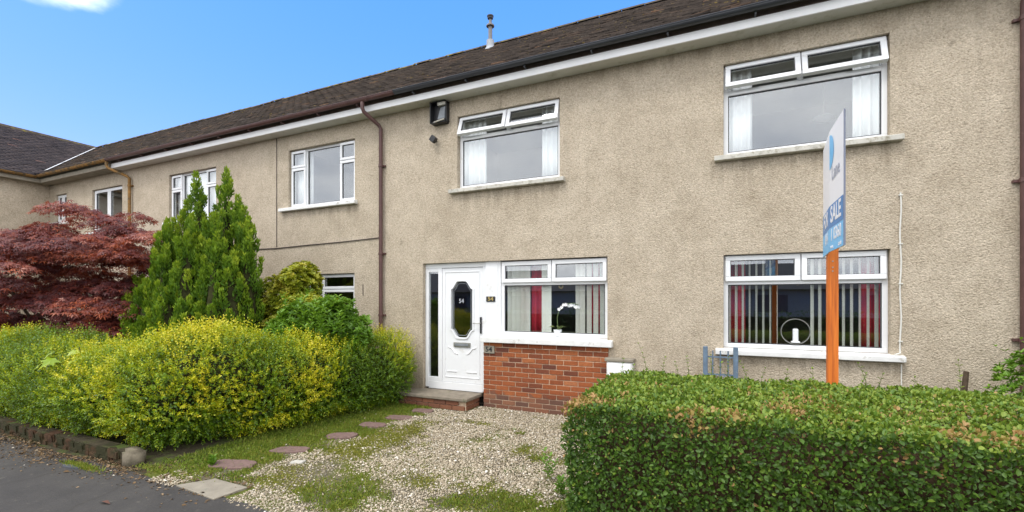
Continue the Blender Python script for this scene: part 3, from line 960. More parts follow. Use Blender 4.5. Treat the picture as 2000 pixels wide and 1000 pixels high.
# door leaf with the light cut out: fan between the outline and the rectangle
rect = []
for (a, b) in inn:
    ux, uz = a-dxc, b-1.56
    rect.append((dx0 if ux < -.2049 else dx1 if ux > .2049 else dxc+ux*((dx1-dx0)/2)/.205, (dz1 if uz > 0 else dz0)))
rect = [(min(max(a, dx0), dx1), b) for a, b in rect]
ring_prism(inn, rect, yd+.012, yd+.06).build('door_leaf', UPVC, FD)
ring_prism(inn, outl, yd-.008, yd+.014).build('glass_moulding', UPVC, FD, bevel=.004)
gb = MB(); gb.add([(a, yd+.03, b) for a, b in inn], [tuple(range(len(inn)))]); gb.build('pane', GLASS, FD)
le = gl_outline(-.035); le2 = gl_outline(-.041)
ring_prism(le2, le, yd+.024, yd+.028).build('glass_leading', LEADM, FD)
rb = MB()
rb.xzframe(dx0+.05, dx1-.05, dz0+.08, dz1-.06, .012, yd+.002, yd+.013)
rb.build('panel_moulding', UPVC, FD, bevel=.004)
for sgn in (-1, 1):
    MB().tube([(dxc+sgn*.27, yd+.012, .925), (dxc+sgn*.2, yd+.01, .905), (dxc+sgn*.14, yd+.01, .835), (dxc+sgn*.09, yd+.012, .81)], .012, 8).build('lower_moulding', UPVC, FD, smooth=True)
    MB().bbox(dxc+sgn*.19-.095, dxc+sgn*.19+.095, yd+.0, yd+.014, .505, .53, .008).build('lower_moulding', UPVC, FD)
lb = MB().bbox(dxc-.155, dxc+.165, yd-.01, yd+.013, .93, 1.01, .006); lbo = lb.build('letterbox', METAL, FD)
MB().bbox(dxc-.125, dxc+.135, yd-.016, yd-.008, .95, .99, .004).build('letter_flap', GREYP, lbo)
hb = MB().bbox(-3.563, -3.535, yd-.012, yd+.013, 1.17, 1.44, .005)
hb.build('handle_plate', BLACKP, FD)
MB().tube([(-3.549, yd-.005, 1.34), (-3.549, yd-.05, 1.34), (-3.56, yd-.055, 1.34), (-3.665, yd-.055, 1.335)], .009, 8).build('handle', METAL, FD, smooth=True)

def text_mesh(body, size, name, mat, parent, M, extrude=.001, bold=0.0):
    cu = bpy.data.curves.new(name, 'FONT'); cu.body = body; cu.size = size; cu.extrude = extrude
    cu.align_x = 'CENTER'; cu.align_y = 'CENTER'; cu.offset = bold; cu.resolution_u = 3
    o = bpy.data.objects.new(name, cu); COL.objects.link(o)
    bpy.context.view_layer.update()
    me = bpy.data.meshes.new_from_object(o.evaluated_get(bpy.context.evaluated_depsgraph_get()))
    bpy.data.objects.remove(o)
    me.transform(M); me.materials.clear(); me.materials.append(mat)
    t = bpy.data.objects.new(name, me)
    return link(t, parent)
FACE = lambda x, y, z, sx=1.0: Matrix.Translation((x, y, z)) @ Matrix.Rotation(R(90), 4, 'X') @ Matrix.Diagonal((sx, 1, 1, 1))
text_mesh('54', .1, 'door_number', LEADM, FD, FACE(dxc-.02, yd+.026, 1.70), .001, .002)
DS = thing('number_plate', (-3.345, YW-.03, .93), 'pale stone plate reading 54 on the brick panel', 'number plate')
MB().bbox(-3.428, -3.243, YW-.047, YW-.024, .868, .99, .004).build('plate', CONC, DS)
text_mesh('54', .11, 'numerals', BLACKP, DS, FACE(-3.34, YW-.0485, .929, 1.1), .001, .003)
DP = thing('number_plate', (-3.345, YW+.04, 1.735), 'small black plate with gold 54 on the white pilaster', 'number plate')
MB().bbox(-3.43, -3.27, YW+.032, YW+.046, 1.692, 1.776, .004).build('plate', BLACKP, DP)
text_mesh('54', .085, 'numerals', GOLD, DP, FACE(-3.348, YW+.0305, 1.735, 1.2), .001, .002)

# door step
ST = thing('doorstep', (-4.1, 6.3, 0), 'stone doorstep slab on a brick base below the white door', 'doorstep')
MB().bbox(-4.86, -3.515, 6.06, 6.575, .145, .197, .012).build('slab', STEPM, ST)
MB().box(-4.82, -3.565, 6.12, 6.49, -.1, .145).build('mortar', MORTAR, ST)
for r in range(2):
    z = .108-r*.076
    for i in range(6):
        x = -4.7+i*.2245-(.11 if r else 0)
        if x < -3.64: put_brick(random.choice(FULL), x, 6.12, z, ST)
    put_brick(FULL[0], -3.575, 6.23, z, ST, R(90))
    put_brick(FULL[1], -3.575, 6.455-.02, z, ST, R(90)).scale = (.8, 1, 1)

# flue on the ridge
FL = thing('flue_pipe', (-4.66, 9.08, 7.35), 'grey vent pipe with a collar and cap standing on the roof ridge', 'vent pipe')
c = (-4.66, 9.08, 7.3)
MB().lathe([(.085,.42),(.087,.2),(.1,.1),(.15,.0),(.17,-.08)], c).build('base_flashing', LEADM, FL, smooth=True)
MB().lathe([(.045,.1),(.045,.58),(.0,.58)], c).build('pipe', FLUEM, FL, smooth=True)
MB().lathe([(.04,.55),(.09,.545),(.092,.57),(.05,.61),(.035,.615),(.032,.7),(.032,.72)], c).build('collar', FLUEM, FL, smooth=True)
MB().lathe([(.03,.7),(.062,.72),(.065,.755),(.075,.765),(.075,.785),(.0,.795)], c).build('cap', GUTB, FL, smooth=True)
bpy.data.objects['base_flashing'].scale = (1, 1, .55)
bpy.data.objects['base_flashing'].location = (0, 0, 7.3*.45)

# open black wall box under the eaves and the little sensor below it
WB = thing('wall_box', (-4.25, YW, 4.66), 'open black weathered box fixed to the wall under the eaves', 'wall box')
bx = MB()
bx.box(-4.405, -4.39, 6.36, YW-.002, 4.67, 5.03); bx.box(-4.115, -4.10, 6.40, YW-.002, 4.69, 5.02)
bx.box(-4.39, -4.115, 6.38, YW-.002, 5.015, 5.03); bx.box(-4.39, -4.115, 6.38, YW-.002, 4.67, 4.685)
bx.box(-4.39, -4.115, 6.47, 6.49, 4.685, 5.015)
bx.build('casing', BLACKP, WB, bevel=.004)
bb = MB(); bb.add([(-4.28,6.40,4.73),(-4.13,6.38,4.73),(-4.13,6.47,4.73),(-4.28,6.47,4.73),(-4.24,6.43,4.94),(-4.13,6.41,4.94),(-4.13,6.47,4.94),(-4.24,6.47,4.94)],
   [(0,3,2,1),(4,5,6,7),(0,1,5,4),(1,2,6,5),(2,3,7,6),(3,0,4,7)])
bb.build('inner_body', GREYP, WB, bevel=.01)
MB().bbox(-4.27, -4.12, 6.385, 6.45, 4.955, 5.01, .008).build('terminal_block', SILLG, WB)
MB().tube([(-4.36,6.42,4.70),(-4.28,6.37,4.685),(-4.2,6.36,4.695),(-4.13,6.38,4.71)], .012, 8).build('bottom_rim', SILLG, WB, smooth=True)
SE = thing('wall_sensor', (-4.365, YW, 4.42), 'small black sensor on the wall below the open black box', 'sensor')
MB().tube([(-4.365, YW, 4.42), (-4.365, 6.43, 4.42)], .02, 8).build('arm', BLACKP, SE)
s_ = MB().bbox(-.05, .05, -.04, .04, -.05, .05, .008).build('housing', BLACKP, SE)
s_.location = (-4.365, 6.41, 4.42); s_.rotation_euler = (R(8), R(42), R(10))

# meter box at the wall foot
MX = thing('meter_box', (-1.27, YW, .55), 'white meter box low on the wall beside the brick panel', 'meter box')
MB().bbox(-1.435, -1.08, 6.36, YW+.01, .3, .855, .01).build('cabinet', SILLW, MX)
MB().bbox(-1.46, -1.06, 6.34, YW+.01, .857, .905, .012).build('hood', CONC, MX)
MB().bbox(-1.42, -1.1, 6.348, 6.358, .32, .835, .006).build('door', FASC, MX)

# cables
def cable(name, pts, r, mat, label, clips=None, cmat=None):
    t = thing(name, pts[0], label, 'cable')
    MB().tube(pts, r, 6).build('cable', mat, t, smooth=True)
    if clips:
        for (x, y, z) in clips:
            MB().box(x-.018, x+.018, y-.012, YW, z-.006, z+.006).build('clip', cmat or mat, t)
    return t
cable('wall_cable', [(1.866+.006*math.sin(i), YW-.012, 2.93-i*.1) for i in range(19)] + [(1.86, YW-.03, 1.12), (1.8, YW-.06, 1.1)], .008, CABLEW,
      'thin white cable running down the wall beside the right windows', [(1.866, YW-.014, z) for z in (2.9, 2.35, 1.9, 1.25)])
cable('wall_cable', [(1.875, YW-.01, .99), (1.873, YW-.01, .5), (1.875, YW-.01, .05)], .006, CABLEW, 'white cable below the end of the lower right sill')
cable('wall_cable', [(-9.6, YW-.012, 2.78), (-8.88, YW-.012, 2.789), (-8.2, YW-.012, 2.78), (-7.4, YW-.012, 2.80), (-6.5, YW-.012, 2.815), (-5.56, YW-.012, 2.845)], .009, CABLEB,
      'dark cable running across the neighbouring wall to the brown downpipe')
cable('wall_cable', [(-8.245, YW-.01, 5.03), (-8.245, YW-.01, 2.8)], .006, CABLEB, 'dark vertical cable on the neighbouring wall left of the window')

# ------------------------------------------------------------------ neighbouring houses
H2 = thing('terraced_house', (-9.5, YW, 0), 'neighbouring house with brown gutter and four-light side windows behind the conifer', 'house', 'terraced houses in the row')
O2 = [(-7.91, -6.167, 3.58, 4.735), (-7.9, -6.175, 1.12, 2.225), (-11.945, -10.19, 3.58, 4.70), (-11.9, -10.2, 1.12, 2.22)]
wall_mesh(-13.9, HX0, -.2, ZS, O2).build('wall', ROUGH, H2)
eaves(H2, -13.9, HX0)
roof_slope(H2, -13.9, HX0)
gutter(H2, -13.85, HX0, GUTR)
for x in np.arange(-13.4, -5.6, .95): bracket(H2, x, GUTR)
downpipe(H2, -5.506, GUTR, 0.0, n_clips=(1.45, 2.55, 4.12), offx=-.14)
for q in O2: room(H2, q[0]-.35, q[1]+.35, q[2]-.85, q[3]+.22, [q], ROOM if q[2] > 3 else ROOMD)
window_side_lights(H2, *O2[0], 3.578, -8.11, -6.1)
window_pair(H2, *O2[1], tr=.3)
window_side_lights(H2, *O2[2], 3.578, -12.07, -10.06)
window_pair(H2, *O2[3], tr=.3)
MB().box(-5.975, -5.96, YW-.006, YW+.004, 1.8, 2.01).build('wall_scar', CABLEB, H2)

H3 = thing('terraced_house', (-16, YW, 0), 'far house in the row with a rusty gutter next to the projecting wing', 'house', 'terraced houses in the row')
O3 = [(-15.41, -13.95+.27, 3.55, 4.69), (-17.45, -16.78, 3.95, 4.79)]
O3 = [(-15.41, -13.95, 3.55, 4.69), (-17.4, -16.78, 3.95, 4.75)]
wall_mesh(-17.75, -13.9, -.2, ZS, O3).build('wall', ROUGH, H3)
MB().box(-17.45, -13.905, 6.2, YW+.004, ZS, ZS+.1).build('soffit', CONC, H3)
roof_slope(H3, -17.45, -13.9, valley=True)
gutter(H3, -17.38, -13.855, GUTO)
downpipe(H3, -13.5, GUTO, 0.0, n_clips=(2.4, 4.6), offx=-.36)
for q in O3: room(H3, q[0]-.3, q[1]+.04, q[2]-.8, q[3]+.2, [q], ROOM)
window_pair(H3, *O3[0])
window_pair(H3, *O3[1])

# projecting wing at the end of the row
H4 = thing('corner_house', (-17.75, 4.5, 0), 'projecting corner house with a dark slate roof at the left edge', 'house')
w4 = MB(); w4.add([(-17.75,3.0,-.2),(-17.75,YW,-.2),(-17.75,YW,ZS),(-17.75,3.0,ZS)], [(0,1,2,3)])
w4.add([(-26.3,3.0,-.2),(-17.75,3.0,-.2),(-17.75,3.0,ZS),(-26.3,3.0,ZS)], [(0,1,2,3)])
w4.add([(-26.3,3.0,ZS),(-17.75,3.0,ZS),(-22,3.0,7.5)], [(0,1,2)])
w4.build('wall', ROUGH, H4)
MB().box(-17.752, -17.48, 2.8, YW-.05, ZS, ZS+.1).build('soffit', CONC, H4)
r4 = MB(); r4.add([(-17.45,2.8,EZ-.02),(-17.45,EY,EZ-.02),(-22,RY,RZ-.02),(-22,2.8,RZ-.02)], [(0,1,2,3)])
r4.add([(-22,2.8,RZ-.02),(-22,RY+3,RZ-.02),(-26.6,RY+3,EZ),(-26.6,2.8,EZ)], [(0,1,2,3)])
ro4 = r4.build('roof', EAVEB, H4)
s4 = math.hypot(4.55, RZ-EZ)
clip_tiles(2.8, 9.4, lambda a, u: a < EY+(u/s4)*(RY-EY)-.03, 'roof_tiles', TILE2, ro4, (-17.45,0,EZ), (0,1,0), (-4.55/s4,0,(RZ-EZ)/s4), ((RZ-EZ)/s4,0,4.55/s4), rows=41)
MB().tube([(-22, 2.8, RZ+.01), (-22, RY, RZ+.01)], .1, 8).build('ridge_tiles', RIDGEM, ro4, smooth=True)
g4 = MB(); n = 9
for yy in (2.8, 6.09):
    for k in range(n):
        q = math.pi + math.pi*k/(n-1)
        g4.v.append((-17.42+.055*math.cos(q), yy, 5.205+.062*math.sin(q)))
for k in range(n-1): g4.f.append((k, k+1, n+k+1, n+k))
gg4 = g4.build('gutter', GUTO, H4, smooth=True)
m_ = gg4.modifiers.new('s', 'SOLIDIFY'); m_.thickness = .004
def vp(u, o=0, h=.085): return (-17.45-u*4.55+o, EY+u*(RY-EY), EZ+u*(RZ-EZ)+h)
fl = MB()
for a, b in ((.10, .34), (.36, .6), (.61, 1.0)):
    fl.add([vp(a, -.1), vp(a, .1), vp(b, .1), vp(b, -.1)], [(0,1,2,3)])
fo = fl.build('valley_flashing', FASC, ro4); m_ = fo.modifiers.new('s', 'SOLIDIFY'); m_.thickness = .006

# ------------------------------------------------------------------ things behind the panes
def wavy(name, x0, x1, z0, z1, y, amp, period, mat, label, cat='curtain', group=None):
    n = max(8, int((x1-x0)/period*10)); mb = MB()
    for i in range(n+1):
        x = x0+(x1-x0)*i/n
        yy = y+amp*math.sin(2*math.pi*(x-x0)/period)*(1+.3*math.sin(x*17))
        mb.v += [(x, yy, z0), (x+.004*math.sin(i), yy, z1)]
    for i in range(n): mb.f.append((2*i, 2*i+2, 2*i+3, 2*i+1))
    o = mb.build(name, mat, None, smooth=True)
    m = o.modifiers.new('s', 'SOLIDIFY'); m.thickness = .003
    return tag(o, label, cat, group)
YI = YW+.195
wavy('curtain', .02, .40, 3.3, 4.72, YI, .025, .09, CURTW, 'white curtain at the left side of the upper right window')
wavy('curtain', 1.47, 1.85, 3.3, 4.72, YI, .025, .09, CURTW, 'white curtain at the right side of the upper right window')
wavy('curtain', -4.0, -3.5, 3.3, 4.72, YI, .025, .1, CURTW, 'white curtain at the left of the window above the door')
wavy('curtain', -2.52, -2.1, 3.3, 4.72, YI, .025, .1, CURTW, 'white curtain at the right of the window above the door')
wavy('curtain', .06, .32, .9, 2.25, YI+.05, .025, .11, CURTR, 'red curtain at the left end of the lower right window')
wavy('curtain', 1.56, 1.82, .9, 2.25, YI+.05, .025, .11, CURTR, 'red curtain at the right end of the lower right window')
wavy('curtain', -2.72, -2.5, .95, 2.3, YI+.05, .025, .1, CURTR, 'red curtain left of the orchid beside the door')
wavy('curtain', -1.76, -1.5, .95, 2.3, YI+.05, .03, .1, CURTR, 'red curtain right of the orchid beside the door')
wavy('net_curtain', -7.88, -7.45, 3.4, 4.7, YI, .02, .08, CURTW, 'white curtain in the upper window of the neighbouring house')
def blind(name, xs, z0, z1, ang, w, label):
    t = thing(name, ((xs[0]+xs[-1])/2, YI, z0), label, 'blind')
    for x in xs:
        a = R(ang + random.gauss(0, 4)); dx_, dy_ = math.cos(a)*w/2, math.sin(a)*w/2
        mb = MB()
        for k in range(5):
            u = k/4*2-1
            bow = .006*(1-u*u)
            mb.v += [(x+dx_*u-bow*math.sin(a), YI-.04+dy_*u+bow*math.cos(a), z0), (x+dx_*u-bow*math.sin(a), YI-.04+dy_*u+bow*math.cos(a), z1)]
        for k in range(4): mb.f.append((2*k, 2*k+2, 2*k+3, 2*k+1))
        mb.build('slat', BLINDM, t, smooth=True)
    MB().box(xs[0]-.05, xs[-1]+.05, YI-.06, YI-.02, z1, z1+.035).build('head_rail', BLINDM, t)
blind('vertical_blind', [.13+i*.078 for i in range(8)], 1.15, 2.24, 68, .085, 'open cream vertical blind left of the candle')
blind('vertical_blind', [1.05+i*.08 for i in range(9)], 1.15, 2.24, 57, .085, 'open cream vertical blind right of the candle behind the orange post')
blind('vertical_blind', [-3.06+i*.078 for i in range(5)], 1.18, 2.28, 46, .085, 'closed cream vertical blind left of the orchid')
blind('vertical_blind', [-2.47, -2.4], 1.18, 2.28, 10, .085, 'two cream blind slats just left of the orchid')
blind('vertical_blind', [-1.93, -1.86, -1.76, -1.66, -1.56], 1.18, 2.28, 44, .085, 'cream vertical blind slats right of the orchid')
# white slatted blind upstairs next door
t = thing('slatted_blind', (-11.05, YI, 3.6), 'white horizontal slat blind behind the conifer top', 'blind')
for i in range(22):
    MB().add([(-11.85,YI-.03,3.66+i*.046),(-10.3,YI-.03,3.66+i*.046),(-10.3,YI-.045,3.70+i*.046),(-11.85,YI-.045,3.70+i*.046)], [(0,1,2,3)]).build('slat', CURTW, t)
# orchid
OR = thing('orchid', (-2.22, YI-.06, 1.16), 'white orchid in a white pot on the sill beside the door', 'plant')
oc = (-2.24, YI-.07, 1.165)
MB().lathe([(.0,0),(.05,0),(.068,.1),(.062,.1),(.05,.09),(0,.088)], oc).build('pot', POTM, OR, smooth=True)
st_pts = [(oc[0], oc[1], 1.25), (oc[0]-.01, oc[1], 1.45), (oc[0]+.02, oc[1], 1.58), (oc[0]+.1, oc[1], 1.655), (oc[0]+.25, oc[1], 1.67), (oc[0]+.33, oc[1], 1.64)]
MB().tube(st_pts, .006, 6).build('stem', GSTEM, OR, smooth=True)
for k in range(9):
    u = k/8; fx = oc[0]+.03+.3*u; fz = 1.6+.055*math.sin(u*3)+random.uniform(-.025,.025); fy = oc[1]-.02+random.uniform(-.02,.02)
    fm = MB()
    for j in range(5):
        a = 2*math.pi*j/5+k
        n0 = len(fm.v); d1 = (math.cos(a), math.sin(a)); p1 = (-d1[1], d1[0])
        fm.v += [(fx,fy,fz), (fx+d1[0]*.016+p1[0]*.012, fy-.012, fz+d1[1]*.016+p1[1]*.012), (fx+d1[0]*.031, fy-.006, fz+d1[1]*.031), (fx+d1[0]*.016-p1[0]*.012, fy-.012, fz+d1[1]*.016-p1[1]*.012)]
        fm.f.append((n0, n0+1, n0+2, n0+3))
    fm.build('flower', PETAL, OR)
for k in range(4):
    a = k*1.6+.3
    MB().add([(oc[0],oc[1],1.26),(oc[0]+math.cos(a)*.07-.02,oc[1]+math.sin(a)*.05,1.33),(oc[0]+math.cos(a)*.15,oc[1]+math.sin(a)*.08,1.3),(oc[0]+math.cos(a)*.07+.02,oc[1]+math.sin(a)*.05,1.31)], [(0,1,2,3)]).build('leaf', STEMM, OR)
# candle in a wire hoop
CD = thing('candle_holder', (.87, YI-.1, 1.16), 'white candle standing in a thin wire hoop on the lower right sill', 'candle')
cx_, cz_ = .865, 1.325
MB().tube([(cx_+.155*math.cos(2*math.pi*i/36), YI-.11, cz_+.155*math.sin(2*math.pi*i/36)) for i in range(37)], .005, 6, False).build('hoop', METAL, CD, smooth=True)
MB().lathe([(0,0),(.05,0),(.05,.012),(.03,.02),(.03,.16),(.02,.17),(0,.165)], (cx_, YI-.11, 1.19)).build('candle', POTM, CD, smooth=True)
MB().tube([(cx_, YI-.11, 1.36), (cx_+.004, YI-.11, 1.385)], .003, 5).build('wick', GASKET, CD)
for (x, z, wn_) in ((.9, 1.94, 'lower right window'), (-2.2, 1.93, 'window beside the door')):
    k = tag(MB().lathe([(.022,0),(.04,.004),(.04,.012),(.022,.016)], (0,0,0), 14).build('sun_catcher', GOLD, None, smooth=True), 'small yellow ring hung at the top of the %s' % wn_, 'ornament')
    k.rotation_euler = (R(90), 0, 0); k.location = (x, YW+.16, z)
# hall lamp glimpsed upstairs
for (x, z, l) in ((1.35, 4.25, 'pale ceiling lamp inside the upper right window'), (-2.62, 4.3, 'pale ceiling lamp inside the window above the door')):
    lm = thing('ceiling_lamp', (x, YW+1.2, z), l, 'lamp')
    MB().lathe([(0,.0),(.1,.01),(.14,.04),(.1,.07),(.02,.09)], (x, YW+1.2, z)).build('lamp_shade', POTM, lm, smooth=True)
    MB().tube([(x, YW+1.2, z+.09), (x, YW+1.2, 4.97)], .006, 6).build('flex', CABLEW, lm)

# ------------------------------------------------------------------ for sale board on an orange post
FS = thing('for_sale_sign', (.84, 4.48, 0), 'white and blue for sale board on an orange post behind the clipped hedge', 'sign')
MB().bbox(.812, .886, 4.46, 4.53, -.1, 2.5, .004).build('post', ORANGE, FS)
for z in (1.95, 1.98, 2.03):
    MB().lathe([(.0,0),(.006,0),(.006,.004),(0,.004)], (0,0,0), 8).build('nail', METAL, FS).matrix_basis = Matrix.Translation((.845, 4.458, z)) @ Matrix.Rotation(R(90), 4, 'X')
A, B, Cc = Vector((.77, 3.74)), Vector((.776, 4.20)), Vector((.826, 4.72))
ZB0, ZB1 = 2.085, 3.01
pb = MB()
def strip(mb, P_, Q_, z0, z1, th):
    d = (Q_-P_).normalized(); nrm = Vector((d.y, -d.x))
    v = []
    for z in (z0, z1):
        for q, o in ((P_, 0), (Q_, 0), (Q_, th), (P_, th)):
            w = q+nrm*o; v.append((w.x, w.y, z))
    mb.add(v, [(0,3,2,1),(4,5,6,7),(0,1,5,4),(1,2,6,5),(2,3,7,6),(3,0,4,7)])
strip(pb, A, B, ZB0, ZB1, .008); strip(pb, B, Cc, ZB0, ZB1, .008)
board = pb.build('board', SIGNW, FS)
eb = MB(); d_ = (B-A).normalized()
strip(eb, A-d_*.004, A-d_*.0005, ZB0, ZB1, .011); eb.build('board_edge', INKM, board)
def face_strip(name, P_, Q_, z0, z1, mat, off):
    d = (Q_-P_).normalized(); nrm = Vector((-d.y, d.x))*off
    a, b = P_+nrm, Q_+nrm
    MB().add([(a.x,a.y,z0),(a.x,a.y,z1),(b.x,b.y,z1),(b.x,b.y,z0)], [(0,1,2,3)]).build(name, mat, board)
for (P_, Q_) in ((A, B), (B, Cc)):
    face_strip('dark_band', P_, Q_, 2.262, 2.432, SIGNB, .0015)
    face_strip('light_band', P_, Q_, ZB0, 2.26, SIGNL, .0015)
def sign_text(body, P_, Q_, u, z, size, mat, sx, bold=0.0, off=.003):
    d = (Q_-P_).normalized(); nrm = Vector((-d.y, d.x))
    c_ = P_+(Q_-P_)*u + nrm*off
    # text runs from the far end to the near end, facing -x
    M = Matrix(((-d.x, 0, nrm.x, c_.x), (-d.y, 0, nrm.y, c_.y), (0, 1, 0, z), (0, 0, 0, 1))) @ Matrix.Diagonal((sx, 1, 1, 1))
    text_mesh(body, size, 'lettering', mat, board, M, .0004, bold)
sign_text('SALE', A, B, .52, 2.352, .17, SIGNW, .98, .004)
sign_text('FOR', B, Cc, .5, 2.352, .17, SIGNW, 1.0, .004)
sign_text('1 0360', A, B, .50, 2.2, .125, SIGNW, 1.0, .003)
sign_text('014', B, Cc, .4, 2.2, .125, SIGNW, 1.0, .003)
sign_text('www.            .co.uk', A, B, .5, 2.115, .045, SIGNW, 1.0, .001)
sign_text('Lane', A, B, .52, 2.66, .15, SIGNG, .95, 0)
# round emblem that wraps the fold
lg = MB(); nn_ = 18
d = (B-A).normalized(); nrm = Vector((-d.y, d.x))*.0025
cpt = B - d*.01
lg.v.append((cpt.x+nrm.x, cpt.y+nrm.y, 2.84))
for i in range(nn_+1):
    a = -math.pi/2+math.pi*i/nn_
    q = cpt - d*.15*math.cos(a)
    lg.v.append((q.x+nrm.x, q.y+nrm.y, 2.84+.13*math.sin(a)))
for i in range(nn_): lg.f.append((0, i+1, i+2))
lg.build('emblem', SIGNL, board)

# ------------------------------------------------------------------ blue gate leaning behind the hedge
BG = thing('metal_gate', (.02, 6.28, 0), 'narrow blue metal gate standing behind the hedge below the lower window', 'gate')
for x in (-.155, .19):
    MB().bbox(x-.028, x+.028, 6.25, 6.31, -.02, 1.13, .008).build('post', BLUEM, BG)
for x in (-.07, .018, .105):
    MB().tube([(x, 6.28, .1), (x, 6.28, 1.08)], .009, 8).build('bar', BLUEM, BG)
for z in (.25, .78, 1.0):
    MB().box(-.127, .162, 6.274, 6.286, z-.009, z+.009).build('rail', BLUEM, BG)
sc_ = MB()
for s in (-1, 1):
    sc_.tube([(.018+s*(.05+.04*math.cos(t*.5)), 6.276, .72+.04*math.sin(t*.5)) for t in range(13)], .005, 6)
sc_.build('scroll', BLUEM, BG, smooth=True)

# ------------------------------------------------------------------ paving by the drive
def stone_poly(name, pts, z, th, mat, label, group):
    mb = MB(); n = len(pts)
    cx = sum(p[0] for p in pts)/n; cy = sum(p[1] for p in pts)/n
    mb.v = [(x, y, z-th) for x, y in pts] + [(x, y, z-.006) for x, y in pts] + [(cx+(x-cx)*.965, cy+(y-cy)*.965, z+random.gauss(0,.0015)) for x, y in pts]
    for i in range(n):
        j = (i+1) % n
        mb.f += [(i, j, n+j, n+i), (n+i, n+j, 2*n+j, 2*n+i)]
    mb.f.append(tuple(range(2*n, 3*n)))
    return tag(mb.build(name, mat), label, 'paving stone', group)
def ragged(cx, cy, rx, ry, rot, n=14, seed=0):
    rr = random.Random(seed); out = []
    for i in range(n):
        t = 2*math.pi*i/n
        c, s = math.cos(t), math.sin(t)
        q = 1/max(abs(c), abs(s))**.75
        x, y = c*rx*q*rr.uniform(.84, 1.08), s*ry*q*rr.uniform(.84, 1.08)
        out.append((cx+x*math.cos(rot)-y*math.sin(rot), cy+x*math.sin(rot)+y*math.cos(rot)))
    return out
ORD = ['nearest of the ragged red stepping stones beside the hedge', 'second red stepping stone from the pavement in the grass', 'third red stepping stone from the pavement in the grass',
       'fourth red stepping stone from the pavement, before the last two', 'second last red stepping stone before the doorstep', 'last red stepping stone right before the doorstep']
SZ = [(.25,.12,.28), (.22,.1,.42), (.19,.12,.5), (.19,.105,.25), (.2,.11,.2), (.19,.1,.2)]
for i, ((x, y), (rx, ry, ro)) in enumerate(zip(STONES, SZ)):
    stone_poly('stepping_stone', ragged(x, y, rx, ry, ro, 14, i+3), .024, .05, SLABM, ORD[i], 'red stepping stones')
stone_poly('paving_slab', [(-4.54, 2.53), (-3.93, 2.485), (-3.9, 2.77), (-4.36, 2.775)], .02, .04, CONC, 'square grey concrete slab at the edge of the pavement', None)
tag(stone_poly('broken_slab', ragged(-4.02, 3.42, .07, .045, .3, 8, 44), 0.024, .03, STONEM2, 'small pale broken stone in the grass beside the gravel', None), cat='stone')

# ------------------------------------------------------------------ boundary wall under the golden hedge
KW = thing('boundary_wall', (-9, 2.7, 0), 'low dark brick boundary wall under the golden hedge', 'wall')
MB().box(-17, -5.62, 2.655, 2.79, -.1, .13).build('mortar', SOIL, KW)
x = -5.75; i = 0
km = [bpy.data.meshes.new('brick') for _ in range(3)]
for q, me in enumerate(km):
    bm = bmesh.new(); bmesh.ops.create_cube(bm, size=1)
    rr = random.Random(q)
    for v in bm.verts: v.co = Vector((v.co.x*.22, v.co.y*.14, v.co.z*.1))
    bmesh.ops.bevel(bm, geom=list(bm.edges), offset=.014, segments=2, affect='EDGES')
    for v in bm.verts: v.co += Vector((rr.uniform(-.006,.006),)*3)
    bm.to_mesh(me); bm.free(); me.materials.append(WALLM)
for r in range(2):
    x = -5.75-(.1 if r else 0)
    while x > -12.5:
        o = bpy.data.objects.new('brick', km[random.randrange(3)])
        o.location = (x, 2.7+random.gauss(0,.006), .0+r*.08+random.gauss(0,.008)); o.rotation_euler = (random.gauss(0,.06), random.gauss(0,.05), random.gauss(0,.05))
        link(o, KW); x -= .23
bm = bmesh.new(); bmesh.ops.create_cube(bm, size=1); bmesh.ops.bevel(bm, geom=list(bm.edges), offset=.2, segments=3, affect='EDGES')
for v in bm.verts:
    v.co = Vector((v.co.x*.16, v.co.y*.17, v.co.z*.22)); v.co += v.co.normalized()*.03*noise.noise(v.co*9)
me = bpy.data.meshes.new('end_stone'); bm.to_mesh(me); bm.free(); me.materials.append(STONEM)
me.polygons.foreach_set('use_smooth', [True]*len(me.polygons))
es = bpy.data.objects.new('end_stone', me); es.location = (-5.56, 2.69, .06); es.rotation_euler = (0, .08, .2); COL.objects.link(es)
tag(es, 'pale rounded stone at the end of the low boundary wall', 'stone')

# leaf litter and grit along the foot of the wall
n = 5200
x = RNG.uniform(-10, -3.9, n); y = 2.6-np.abs(RNG.normal(0, .16, n))+.06*np.sin(x*3)
y = np.where(x > -5.3, RNG.normal(2.68, .16, n), y)
kk = RNG.uniform(0, 1, n) < np.clip(.9+vnoise(np.stack([x, y, x*0], 1), 2.4), .1, 1)
x, y = x[kk], y[kk]; n = len(x)
p = np.stack([x, y, np.full(n, .008)], 1)
d = unit(np.stack([RNG.normal(size=n), RNG.normal(size=n), RNG.normal(0, .25, n)], 1))
L_ = RNG.lognormal(math.log(.018), .4, n)
leaves('leaf_litter', p, d, unit(np.stack([RNG.normal(0,.3,n), RNG.normal(0,.3,n), np.ones(n)], 1)), L_, L_*RNG.uniform(.4,.9,n), LEAF4, LITTER, None, {'lv': RNG.beta(2,2.2,n)})
tag(bpy.data.objects['leaf_litter'], 'brown leaf litter and grit along the foot of the wall', 'litter', kind='stuff')
gp = []
for (cx, cy, rx, ry, m) in ((-5.95, 2.42, .28, .04, 900), (-5.0, 2.68, .5, .06, 500)):
    gp.append(np.stack([RNG.normal(cx, rx*.5, m), RNG.normal(cy, ry*.5, m), np.full(m, .004)], 1))
gp = np.concatenate(gp); m = len(gp)
